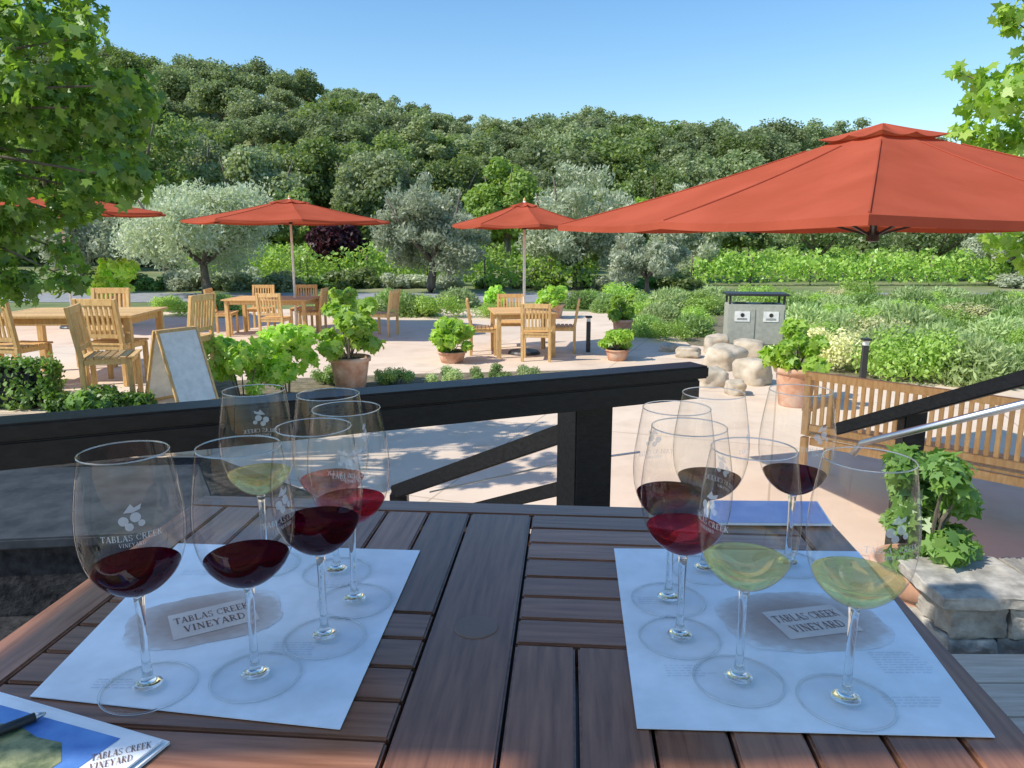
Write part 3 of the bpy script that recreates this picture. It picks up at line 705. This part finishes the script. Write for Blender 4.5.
parasol(2.27,4.75,0,2.03,2.14,.585,pa,'large red cantilever parasol filling the right side above the bench',8,True,False,(2.6,.4),sag=.035,low=True,hubdrop=.09,cr_=.17)
hC = .66; shx, shy = -.47+hC, .515+hC; off = (.8+2.45-1.55)/math.tan(EL)
parasol(shx-off*.927,shy-off*.375,.8,2.45,hC/.707,.26,R(45),'added cream canopy out of view, placed to shade the tasting table',8,True,False,(-.9,-1.3),sag=.015,mat='canvas')  # unseen canopy, added and sized to throw shade on the table
# bench
b0 = P(806,373,.92); b1d = (P(1050,405,.92)-b0).normalized(); L_ = 1.85
bn_ = thing('garden_bench', 'long slatted teak bench seen from behind at the right edge', 'bench', (b0.x+b1d.x*L_/2, b0.y+b1d.y*L_/2, 0), math.atan2(b1d.y,b1d.x))
m = MB()
for s in (-1,1): m.bar((s*(L_/2-.03),0,.44),(s*(L_/2-.03),-.0,.90),.05,.05,up=(0,1,0))
m.box((0,0,.905),(L_,.04,.06)); m.box((0,0,.50),(L_-.12,.03,.05))
n = 30
for i in range(n): m.box((-L_/2+.09+i*(L_-.18)/(n-1),0,.70),(.03,.016,.35))
m.build('backrest', M['teak'], bn_, bevel=.003)
m = MB()
for i in range(7): m.box((0,.06+i*.066,.43),(L_-.02,.056,.022))
m.box((0,.03,.385),(L_-.12,.025,.06)); m.box((0,.47,.385),(L_-.12,.025,.06)); m.build('seat', M['teak'], bn_, bevel=.003)
for s in (-1,1):
    MB().box((s*(L_/2-.03),0,.21),(.05,.05,.42)).build('leg', M['teak'], bn_, bevel=.003)
    MB().box((s*(L_/2-.03),.47,.31),(.05,.05,.62)).build('leg', M['teak'], bn_, bevel=.003)
    MB().box((s*(L_/2-.03),.25,.64),(.07,.54,.03)).build('armrest', M['teak'], bn_, bevel=.003)
# sandwich board
sb = thing('sandwich_board', 'white A-frame board with thin wooden frame standing on the patio at left', 'sign board', P(182,402,.4), R(58))
m = MB(); sw, sh = .43, .74
for s in (-1,1):
    ri = Matrix.Rotation(-s*R(19), 3, 'X')
    c_ = Vector((0, -s*.140, sh/2*.955))
    pn = MB().box(c_, (sw-.05, .012, sh-.04), ri).build('panel', M['white'], sb, bevel=.003)
    fm = MB()
    for q in (-1,1): fm.box(c_+ri@Vector((q*(sw/2-.0125),0,0)), (.025,.026,sh), ri)
    for q in (-1,1): fm.box(c_+ri@Vector((0,0,q*(sh/2-.014))), (sw-.054,.026,.028), ri)
    fm.build('frame', M['teak'], sb, bevel=.003)
# bins
bi = thing('waste_bin', 'grey green twin waste and recycling bin with a raised dark lid', 'bin', P(752,346,0), R(-8))
MB().box((0,0,.40),(.98,.5,.74)).build('body', M['binbody'], bi, bevel=.012)
MB().box((0,0,.02),(.9,.44,.04)).build('plinth', M['dkmetal'], bi)
MB().box((0,0,.94),(1.06,.58,.04)).build('lid', M['dkmetal'], bi, bevel=.008)
for s in (-1,1):
    for q in (-1,1): MB().box((s*.46,q*.22,.845),(.035,.035,.15)).build('support', M['dkmetal'], bi)
    MB().box((s*.245,-.256,.38),(.44,.014,.62)).build('door_panel', M['binbody'], bi, bevel=.004)
    pl_ = MB().box((s*.245,-.268,.56),(.26,.008,.18)).build('sign_plate', M['white'], bi)
    em = MB()
    em.lathe([(0,0),(.035,0),(.035,.004),(0,.004)],20)
    em.v = [(x+s*.245, -.2725-z, y+.585) for x,y,z in em.v]
    for zz_ in (.505,.525): em.box((s*.245,-.274,zz_),(.17,.002,.008))
    em.build('emblem', M['dkmetal'], pl_)
    MB().lathe([(0,0),(.13,0),(.13,.012),(.10,.012),(.10,.004),(0,.004)],24,(s*.245,0,.771)).build('opening', M['dkmetal'], bi)
def bollard(px, py, h, label):
    t = thing('path_light', label, 'path light', P(px,py,0))
    MB().box((0,0,h*.42),(.07,.07,h*.84)).build('post', M['dkmetal'], t, bevel=.005)
    MB().box((0,0,h*.90),(.06,.06,h*.1)).build('lamp', M['white'], t)
    MB().box((0,0,h*.975),(.11,.11,h*.05)).build('cap', M['dkmetal'], t, bevel=.005)
bollard(862,384,.62,'dark square path light standing in the shrub bed at right')
bollard(588,352,.62,'dark path light right of the middle parasol table')
def block(sx, sy, sz, seed, amp=1, k1=26, a1=.007, cuts=9):
    bm = bmesh.new(); bmesh.ops.create_cube(bm, size=1); bmesh.ops.subdivide_edges(bm, edges=bm.edges, cuts=cuts, use_grid_fill=True)
    for v in bm.verts:
        c = v.co*2; p_ = Vector((c.x*sx,c.y*sy,c.z*sz))/2
        k_ = sum(1 for a_ in c if abs(a_) > .99)
        if k_ >= 2: p_ *= 1-.018*(k_-1)
        q_ = p_*k1+Vector((seed*5.3,seed*1.7,0)); d_ = Vector((noise.noise(q_),noise.noise(q_+Vector((9,0,0))),noise.noise(q_+Vector((0,9,0)))))*a1*amp
        q_ = p_*k1*3+Vector((seed,0,0)); d_ += Vector((noise.noise(q_),noise.noise(q_+Vector((9,0,0))),noise.noise(q_+Vector((0,9,0)))))*a1*.4
        v.co = p_+d_
    return bm
def rock(x, y, z, sx, sy, sz, seed, label):
    bm = bmesh.new(); bmesh.ops.create_icosphere(bm, subdivisions=4, radius=1)
    for v in bm.verts:
        c = v.co.copy(); nm = (abs(c.x)**5+abs(c.y)**5+abs(c.z)**5)**(1/5); c /= nm
        n_ = noise.noise(c*1.1+Vector((seed*7,0,0)))*.20+noise.noise(c*2.6+Vector((0,seed*3,0)))*.07+noise.noise(c*8)*.022
        c *= 1+n_
        v.co = Vector((c.x*sx*.95, c.y*sy*.95, c.z*sz*.95))
    me = bpy.data.meshes.new('boulder'); bm.to_mesh(me); bm.free(); me.polygons.foreach_set('use_smooth',[True]*len(me.polygons)); me.materials.append(M['stone'])
    o = link('boulder', me); o.location = (x,y,z+sz*.75); o.rotation_euler = (random.uniform(-.12,.12),random.uniform(-.12,.12),seed*1.3); tag(o, label, 'boulder', 'sandstone boulders edging the bed')
for i, (px,py,sx,sz,lb) in enumerate([(716,352,.27,.17,'pale boulder just left of and below the bins'),(748,356,.25,.16,'pale boulder directly in front of the bins'),(724,368,.30,.20,'large pale boulder in the middle of the boulder pile'),
    (752,383,.24,.20,'boulder left of the large terracotta pot'),(712,386,.20,.14,'boulder at the front left of the pile'),(735,394,.15,.10,'small boulder at the front of the pile'),(688,357,.20,.10,'low flat boulder at the left end of the pile'),(668,351,.16,.07,'small low boulder beyond the left end of the pile')]):
    q = P(px,py,0); rock(q.x,q.y,0,sx,sx*.8,sz,i+1,lb)
# ------------------------------------------------------------------ pots and plants
def pot_mb(r, h, c=(0,0,0)):
    return MB().lathe([(0,0),(r*.68,0),(r*.72,h*.03),(r*.90,h*.80),(r*.90,h*.84),(r*1.0,h*.86),(r*1.02,h*.97),(r*.98,h),(r*.90,h),(r*.86,h*.88),(0,h*.88)], 40, c)
def leafy(name, t, clumps, per, size, mat, T=T_MAPLE, up=.4):
    p, n = clump_leaves(clumps, per, up, .3); s = size*(.6+.7*rng.random(len(p)))
    return link(name, leafmesh(name, p, n, s, T, mat), t)
def potted(px, py, r, h, ph, prx, label, z=0, size=.13, per=55, seed=1, mat='bright', loc=None, nc=14, cs=.33):
    q = P(px,py,z) if loc is None else Vector(loc); g = np.random.default_rng(seed)
    t = thing('potted_plant', label, 'potted plant', q, seed)
    pot_mb(r,h).build('pot', M['terracotta'], t, smooth=True)
    MB().lathe([(0,h*.9),(r*.85,h*.89)],24).build('soil', M['soil'], t)
    cl = []; sm = MB()
    for i in range(nc):
        a = g.random()*6.28; rr = prx*(.15+.85*g.random()**.6); z1 = h+ph*(.12+.88*g.random())
        c = (rr*math.cos(a)*(1-.25*(z1-h)/ph), rr*math.sin(a)*(1-.25*(z1-h)/ph), z1-.05, prx*cs*(.6+.7*g.random())); cl.append(c)
        sm.tube([(0,0,h*.85),(c[0]*.4,c[1]*.4,h+(z1-h)*.5),(c[0],c[1],c[2])],[.010,.006,.003],6)
    sm.build('stems', M['bark'], t)
    leafy('foliage', t, cl, per, size, M[mat]); return t
potted(351,388,.27,.42,.78,.37,'large terracotta pot with bright leafy vine in front of the left parasol table',seed=1,nc=18)
potted(452,362,.24,.18,.52,.35,'low pot with bright leafy plant between the two parasol tables',seed=2)
potted(617,360,.20,.18,.34,.24,'small terracotta pot with leafy plant right of the middle table',seed=3)
potted(622,340,.20,.40,.45,.26,'leafy potted plant standing behind the small pot at centre right',seed=4)
potted(794,405,.25,.46,.52,.33,'big terracotta pot with leafy vine beside the boulders at right',seed=5)
potted(116,326,.34,.72,.72,.58,'leafy potted plant behind the left patio table',seed=6,size=.17,nc=18)
potted(553,318,.28,.35,.50,.36,'leafy potted plant behind the middle parasol table',seed=7)
potted(497,316,.26,.30,.45,.3,'leafy potted plant left of and behind the middle parasol table',seed=8)
potted(0,0,.17,.48,.40,.14,'terracotta pot with leafy green plant on the steps behind the stone wall',size=.065,per=60,seed=9,mat='box',loc=(1.38,DE+.40,.4),nc=26,cs=.36)
potted(345,322,.25,.3,.5,.3,'leafy potted plant behind the lone teak chair',seed=10)
def bush(px, py, rx, h, mat, label, seed, size=.12, per=60, T=T_MAPLE, n=14, group=None, name='leafy_bush', cat='bush', z=0, up=.4):
    q = P(px,py,z); g = np.random.default_rng(seed); t = thing(name, label, cat, q, 0, group)
    cl = [(rx*(g.random()*2-1)*.75, rx*(g.random()*2-1)*.75, h*(.25+.6*g.random()), min(rx,h)*.34*(.6+.8*g.random())) for _ in range(n)]
    leafy('foliage', t, cl, per, size, M[mat], T, up)
    sm = MB(); 
    for c in cl[:7]: sm.tube([(c[0]*.2,c[1]*.2,-.02),(c[0],c[1],c[2])],[.012,.004],5)
    sm.build('stems', M['bark'], t); return t
bush(244,402,.38,.88,'bright','bright green leafy bush right of the sandwich board',21,n=22)
bush(288,397,.36,.98,'bright','bright green leafy bush left of the large terracotta pot',22,n=22)
bush(90,452,.35,.62,'box','dark leafy plant behind the railing below the sandwich board',23,size=.09)
bush(20,440,.5,.75,'rosemary','grey green bushy plant at the left edge behind the railing',24,size=.07,T=T_LEAF,per=200)
for i, (px, rx) in enumerate([(395,.32),(440,.3),(490,.3),(530,.22),(330,.25),(180,.3)]):
    bush(px, 384 if px > 300 else 398, rx, .22, 'lav' if i%2 else 'rosemary', ['low grey green shrub in the border nearest the large pot','low silvery shrub under the low pot','low dark shrub in the middle of the border','small silvery shrub at the right end of the border','low dark shrub right of the large terracotta pot base','silvery low shrub at the foot of the sandwich board'][i], 30+i, size=.05, T=T_SLIM, per=260, n=10, name='low_shrub', cat='shrub')
def hedge(x0,x1,y0,y1,z0,h,label,nn=5200):
    t = thing('box_hedge', label, 'hedge', ((x0+x1)/2,(y0+y1)/2,z0))
    lx, ly = x1-x0, y1-y0
    MB().box((0,0,h*.46),(lx*.9,ly*.85,h*.88)).build('branches', M['shade_core'], t, bevel=.04)
    f = rng.random((nn,3)); ps_ = (f-.5)*np.array([lx,ly,h]); d_ = np.zeros((nn,3))
    k = rng.integers(0,4,nn)
    ps_[k==0,2] = h/2; d_[k==0,2] = 1
    ps_[k==1,1] = -ly/2; d_[k==1,1] = -1
    ps_[k==2,2] = h/2; d_[k==2,2] = 1
    s_ = np.where(rng.random(nn) < .5, -1, 1); mm = k==3; ps_[mm,0] = (s_*lx/2)[mm]; d_[mm,0] = s_[mm]
    ps_ += rng.normal(size=(nn,3))*.025; ps_[:,2] += h/2
    link('foliage', leafmesh('foliage', ps_, d_+rng.normal(size=(nn,3))*.5, .045*(.6+.8*rng.random(nn)), T_LEAF, M['box']), t)
hedge(-6.6,-4.2,6.55,6.75,.4,.42,'clipped green hedge at left behind the railing')
hedge(-4.15,-3.3,6.48,6.6,.4,.12,'low clipped hedge in front of the nearest left chair',2600)
# stone wall right foreground
sw_ = thing('stone_wall', 'low rough grey stone wall at the right edge of the deck', 'wall', (0,0,0))
WX, WY = 1.28, 1.98; g = random.Random(3); zz = .40; bmw = bmesh.new(); sd = 20
for row, hgt in enumerate((.10,.09,.11,.09,.10,.045)):
    x = WX-.02*(row == 5)-g.uniform(0,.04)*(row%2)
    while x < WX+1.2:
        wd = g.uniform(.08,.17) if row < 5 else g.uniform(.22,.34); sd += 1
        b_ = block(wd-.007, .28 if row == 5 else .25+g.uniform(-.02,.02), hgt-.006, sd, .6 if row == 5 else 1.25)
        bmesh.ops.translate(b_, verts=b_.verts, vec=(x+wd/2, WY+.12, zz+hgt/2))
        me_ = bpy.data.meshes.new('t'); b_.to_mesh(me_); b_.free(); bmw.from_mesh(me_); bpy.data.meshes.remove(me_); x += wd
    zz += hgt
me = bpy.data.meshes.new('stones'); bmw.to_mesh(me); bmw.free(); me.materials.append(M['greystone']); link('stones', me, sw_)
MB().box((WX+.62, WY+.13, .62), (1.16,.18,.50)).build('mortar_core', M['mulch'], sw_)
# ------------------------------------------------------------------ shrub beds
def protoshrub(kind, seed):
    g = np.random.default_rng(seed)
    if kind in ('lavspike','greyspike'):
        n = 2600; d_ = unit(rng.normal(size=(n,3))*np.array([1,1,.8])+np.array([0,0,.6])); d_[:,2] = np.abs(d_[:,2]); base = d_*(.45+.55*rng.random((n,1)))*np.array([.5,.5,.42])
        return leafmesh('foliage', base, rng.normal(size=(n,3)), .10*(.6+.7*rng.random(n)), T_SLIM, M['lav' if kind == 'lavspike' else 'rosemary'], axis=d_+rng.normal(size=(n,3))*.25)
    cl = [(.34*(g.random()*2-1), .34*(g.random()*2-1), .12+.2*g.random(), .18) for _ in range(11)]
    p, n_ = clump_leaves(cl, 230, .4, .4); return leafmesh('foliage', p, n_, .04*(.6+.8*rng.random(len(p))), T_LEAF, M['vine' if kind == 'green' else 'flower'])
SH = {k: protoshrub(k, i) for i, k in enumerate(('lavspike','greyspike','green','flower'))}
lblk = {'lavspike':'silvery grey green lavender mound in the garden beds','greyspike':'dark green spiky mound in the garden beds','green':'small rounded bright green shrub in the garden beds','flower':'cream flowering shrub in the bed behind the bench'}
def shrub(px, py, kind, s, sz=1):
    q = P(px,py,0); o = link('garden_shrub', SH[kind]); o.location = q; o.scale = (s,s,s*sz); o.rotation_euler = (0,0,random.random()*6)
    tag(o, lblk[kind], 'shrub', {'lavspike':'lavender mounds','greyspike':'dark spiky mounds','green':'rounded green shrubs','flower':'cream flowering shrubs'}[kind])
sr_ = random.Random(5)
for py, a_, b_, st_, sc in ((380,905,1120,58,1.15),(369,830,1120,50,1.05),(357,840,1110,44,1.15),(347,800,1100,38,1.15),(337,800,1090,36,1.2),(327,790,1080,33,1.2),(318,780,1080,31,1.2),(311,640,1060,29,1.2),(305,620,1060,27,1.2)):
    px = a_
    while px < b_:
        k = sr_.choices(['lavspike','greyspike','green','flower'],[5,2,4,.5 if py < 350 else 1.8])[0]
        if 318 < py < 340 and 690 < px < 800: px += st_; continue
        shrub(px+sr_.uniform(-8,8), py+sr_.uniform(-3,3), k, sc*sr_.uniform(.65,1.25), sr_.uniform(.85,1.35)); px += st_*sr_.uniform(.7,1.2)
for px, py, k, s in ((645,335,'greyspike',1.0),(670,340,'green',.9),(690,335,'greyspike',1.0),(660,322,'lavspike',1.1),(640,318,'green',1.1),(700,325,'green',1.0),(610,312,'greyspike',1.1),(580,308,'greyspike',1.1)):
    shrub(px, py, k, s)
for px in list(range(165,225,18))+list(range(330,485,22))+[590,612]:
    shrub(px+sr_.uniform(-6,6), 313+sr_.uniform(-7,5), sr_.choice(['lavspike','greyspike','green']), sr_.uniform(.9,1.4))
gB = np.random.default_rng(77)
cl = [(.8*(gB.random()*2-1), .8*(gB.random()*2-1), .25+.9*gB.random(), .42) for _ in range(14)]
def thicket(mat):
    p, n_ = clump_leaves(cl, 190, .4, .5); return leafmesh('foliage', p, n_, .13*(.6+.8*rng.random(len(p))), T_QUAD, M[mat])
TK = [thicket(m_) for m_ in ('oak','box','oak2','olive')]
def bushcopy(x, y, k, s, sz, label, grp):
    o = link('thicket_bush', TK[k]); o.location = (x,y,terrain(x,y)-.1); o.scale = (s,s,s*sz); o.rotation_euler = (0,0,random.random()*6); tag(o, label, 'bush', grp)
for i in range(46):
    px = -20+i*24+sr_.uniform(-9,9); Y = sr_.uniform(49,56); q = PD(px,Y,1)
    bushcopy(q.x,Y,sr_.choice([0,0,1,2]),sr_.uniform(1.5,2.3),sr_.uniform(.9,1.3),'leafy thicket bush filling the gap beneath the oak trees','thicket bushes beneath the oaks')
for i in range(34):
    px = -10+i*33+sr_.uniform(-10,10); Y = sr_.uniform(27.3,29); q = PD(px,Y,0)
    if 690 < px < 1000: continue
    bushcopy(q.x,Y,sr_.choice([1,2,3,0]),sr_.uniform(.55,.95),sr_.uniform(.6,.9),'low roadside bush on the far side of the grey road','roadside bushes')
# ------------------------------------------------------------------ vineyard rows
PM = grab(MB().tube([(0,0,0),(0,0,1.2)], .035, 6), M['bark'], 'trellis_post')
def vine_row(x0, x1, y, label, h=1.5):
    t = thing('vine_row', label, 'vine row', ((x0+x1)/2, y, terrain((x0+x1)/2,y)))
    n = int((x1-x0)*240); L2 = (x1-x0)/2
    x = (rng.random(n)*2-1)*L2; hh = h*(.78+.13*np.sin(x*2.1+y)+.10*np.sin(x*5.3)+.14*rng.random(n))
    p = np.stack([x, rng.normal(size=n)*.26, .12+(hh-.12)*rng.random(n)**.8], 1)
    link('foliage', leafmesh('foliage', p, rng.normal(size=(n,3))+np.array([0,-.3,.5]), .17*(.6+.8*rng.random(n)), T_LEAF, M['vine']), t)
    k = -L2
    while k < L2: o = link('trellis_post', PM, t); o.location = (k,0,0); k += 2.4
od = ['first','second','third','fourth','fifth','furthest']
for i, (a,b,y) in enumerate([(-13,-1.5,30),(-14,-1.5,32.5),(-15,-1,35),(-16,0,38),(-18,1,41),(-20,2,45)]): vine_row(a,b,y,od[i]+' trellised vine row behind the left parasol table',1.65)
for i, (a,b,y) in enumerate([(7.2,26,30),(8,28,33),(8.5,30,36),(9,32,40),(10,35,45)]): vine_row(a,b,y,(od[:4]+['furthest'])[i]+' trellised vine row on the right beyond the bins',1.35)
vine_row(-1,3.2,27.5,'short bright vine row behind the middle parasol table',1.3)
# ------------------------------------------------------------------ middle trees
def atree(name, label, px, Y, top, wpx, mat, seed, nclump=38, per=170, lsize=.14, T=T_OLIVE, low=.22, bias=.45, cr=None, fork=.3, inner=.55, up=.3, jit=.5):
    x = PD(px, Y, 1).x; z0 = terrain(x, Y); h = ZY(top, Y)-z0; rx = wpx/2/F*Y
    return tree(name, label, 'tree', (x,Y,z0), h/1.04, rx, M[mat], nclump, per, lsize, seed, T, cr, low, bias=bias, fork=fork, inner=inner, up=up, jit=jit)
def olive(label, px, Y, top, w_, seed, low, n=70, per=330):
    x = PD(px, Y, 1).x; z0 = terrain(x, Y); h = ZY(top, Y)-z0; rx = w_/2/F*Y; g = np.random.default_rng(seed)
    t = thing('olive_tree', label, 'tree', (x,Y,z0), 0)
    trunk_mb(h, h*.04, seed, rx, fork=.25).build('trunk', M['bark'], t, smooth=True)
    lobes = [(0,0,h*.62,rx*.55,h*.34)]+[(math.cos(a)*rx*.5,math.sin(a)*rx*.5,h*(.34+.3*g.random()),rx*.45,h*.25) for a in np.linspace(0,2*PI,7)[:-1]+g.random()]
    cl = []
    for i in range(n):
        L_0 = lobes[i%len(lobes)]; d = g.normal(size=3); d /= np.linalg.norm(d); q = g.random()**.5
        z_ = max(h*low+.2, L_0[2]+d[2]*L_0[4]*q)
        cl.append((L_0[0]+d[0]*L_0[3]*q, L_0[1]+d[1]*L_0[3]*q, min(z_,h*.97), rx*.17*(.6+.8*g.random())))
    p, n_ = clump_leaves(cl, per, .5, .15, .6); ax_ = n_+rng.normal(size=p.shape)*.7+np.array([0,0,.5])
    link('crown', leafmesh('crown', p, rng.normal(size=p.shape)+n_*.5, .15*(.6+.8*rng.random(len(p)))*(Y/26), T_OLIVE, M['olive'], axis=ax_), t)
olive('large silvery olive tree left of the left parasol pole',205,25,162,185,1,.08,105,280)
olive('silvery olive tree between the two small parasols',430,26,164,130,2,.18,85,280)
olive('silvery olive tree behind the middle parasol',578,28,153,135,3,.12,85,280)
olive('small low olive tree right of the middle parasol',648,25,222,90,4,.02,60,230)
olive('tall olive tree behind the large parasol left edge',690,33,172,110,5,.12,70,220)
olive('olive tree at far left behind the potted plant',80,27,190,120,6,.08,70,220)
atree('olive_tree','dark trunked tree under the large parasol',820,34,190,110,'oak2',7,45,170,.2,low=.35)
atree('olive_tree','tree behind the large parasol at the right',935,34,195,120,'oak2',8,45,170,.2,low=.3)
olive('silvery olive tree at the right frame edge',1015,30,215,90,9,.1,60,200)
atree('purple_tree','dark purple leaved tree behind the left parasol',338,32,208,60,'purple',10,26,170,.2,T_LEAF,low=.1)
atree('green_tree','bright green rounded tree above the middle parasol',508,40,146,84,'vine',11,70,320,.22,T_LEAF,low=.02,cr=.62)
atree('green_tree','bright green low tree behind the large parasol left tip',640,60,200,60,'vine',12,30,200,.3,T_LEAF,low=.05)
mids = [(60,44,80,150,'oak'),(135,48,76,150,'oak'),(205,56,112,120,'oak2'),(262,50,128,120,'oak2'),(322,54,118,125,'oak'),(380,50,135,110,'oak2'),(440,58,138,110,'oak'),(480,62,155,90,'oak'),(545,62,160,90,'oak2'),(598,58,168,90,'oak'),(655,62,165,100,'oak'),(715,60,170,90,'oak2'),(775,62,165,110,'oak'),(845,62,170,110,'oak'),(910,58,182,110,'oak2'),(985,60,184,120,'oak'),(1060,60,178,120,'oak'),(-20,50,65,150,'oak'),
        (165,42,170,80,'oak'),(290,41,175,80,'oak'),(365,43,182,70,'oak'),(490,47,190,60,'oak'),(545,44,195,50,'oak'),(620,44,200,60,'oak'),(740,46,195,80,'oak')]
ml = ['at the far left edge behind leaves','rising above the left olive tree','left of centre on the lower slope','above the left parasol','right above the left parasol','just left of the middle olive','above the middle olive tree','left of the bright green tree','right of the bright green tree','above the middle parasol','left above the large parasol','next to the large parasol edge','behind the large parasol top left','behind the large parasol peak','right behind the large parasol','far right behind the parasol','past the right frame edge','past the left frame edge','low, behind the left olive tree','low, behind the left parasol canopy','low, beside the purple tree','low, below the bright green tree','low, behind the middle parasol','low, right of the middle parasol','low, below the large parasol hem']
for i, (px,Y,top,wp,mt) in enumerate(mids):
    atree('oak_tree','dark oak tree '+ml[i] if mt == 'oak' else 'grey green oak tree '+ml[i],px,Y,top,wp,mt,40+i,110,230,.17,T_QUAD,low=.03,bias=.42,cr=wp/2/F*Y*.18,inner=.25,jit=.9)
# ------------------------------------------------------------------ hillside trees
protos = []
for i in range(7):
    mt = M[['hilloak','hilloak','oak2','hilloak','oak','oak2','hilloak'][i]]
    cl = crown((34,44,28,40,36,30,42)[i], 3.4, (2.0,2.9,2.3,1.8,2.6,3.2,2.1)[i], 4.2, (1.0,.85,1.15,.9,1.0,.8,1.1)[i], 100+i, .6); p, n_ = clump_leaves(cl, 190, .4, .2, .9)
    cm = leafmesh('crown', p, n_, .235*(.6+.8*rng.random(len(p))), T_QUAD, mt)
    protos.append((cm, grab(trunk_mb(6, .25, 200+i, 2.6, 4, .35, 6), M['bark'], 'trunk')))
hr = random.Random(9); spots = []
y = 84.0
while y < DR+3:
    x = -y*.76+hr.uniform(0,4)
    while x < y*.76:
        xx, y2 = x+hr.uniform(-2.6,2.6), y+hr.uniform(-3.2,3.2); px = 512+F*xx/(y2*cp)
        if -30 < px < 900 or (px < 1060 and y > 140): spots.append((xx,y2))
        x += 5.2+y*.024
    y += 7.6
hr.shuffle(spots); spots = sorted(spots[:299])
for xx, y2 in spots:
    k = hr.randrange(7); s = hr.uniform(.55,1.2)
    t = thing('oak_tree', 'oak tree among the dense woods covering the hillside', 'tree', (xx,y2,terrain(xx,y2)-.5), hr.random()*6, 'oaks covering the hillside')
    t.scale = (s*hr.uniform(1.05,1.35),s*hr.uniform(1.05,1.35),s); link('trunk', protos[k][1], t); link('crown', protos[k][0], t)
# ------------------------------------------------------------------ near foliage
def near_tree(label, base, clumps_px, mat, per, size, seed, trunk_h, name='maple_tree'):
    t = thing(name, label, 'tree', base)
    b = Vector(base); cl = []; sm = MB()
    top = Vector((0,0,trunk_h))
    sm.tube([(0,0,-.1),(0,0,.3),(.04,0,trunk_h*.6),top],[.16,.12,.10,.07],12)
    for (px,py,Y,r) in clumps_px:
        q = PD(px,Y,ZY(py,Y))-b; cl.append((q.x,q.y,q.z,r))
        mid = top.lerp(q,.5)+Vector((0,0,.12)); sm.tube([top*.93, mid, q],[.03,.016,.005],5)
    sm.build('trunk', M['bark'], t, smooth=True)
    p, n_ = clump_leaves(cl, per, .5, .15); n_ = n_+rng.normal(size=n_.shape)*.5
    link('crown', leafmesh('crown', p, n_, size*(.55+.8*rng.random(len(p))), T_MAPLE, M[mat]), t)
lc = []
g = random.Random(4)
for py in range(-64, 285, 28):
    ext = float(np.interp(py, [-120,0,40,100,150,190,225,250,290], [60,90,108,138,145,124,108,78,48]))
    px = -80
    while px < ext:
        lc.append((px+g.uniform(-12,12), py+g.uniform(-12,12), g.uniform(4.6,6.2), g.uniform(.13,.24))); px += 34
near_tree('leafy maple tree hanging into the upper left corner', (-5.6,5.3,0), lc, 'maple', 100, .092, 4, 2.6)
rc = [(1010,18,7,.16),(1040,0,7,.2),(1000,-25,7,.15),(985,80,7,.16),(1010,100,6.6,.24),(975,108,7.2,.16),(955,72,7,.08),(1035,70,7,.25),(965,135,7,.15),(1000,140,7,.22),(1040,140,6.8,.3),(990,165,7,.16),(1060,20,7,.3),(1070,180,7,.4),(1000,245,7.5,.16),(1035,250,7.5,.25),(985,238,7.5,.08),(1050,215,7.3,.3)]
near_tree('bright green leafy tree at the upper right edge', (6.6,7.2,0), rc, 'bright', 80, .125, 5, 2.4)
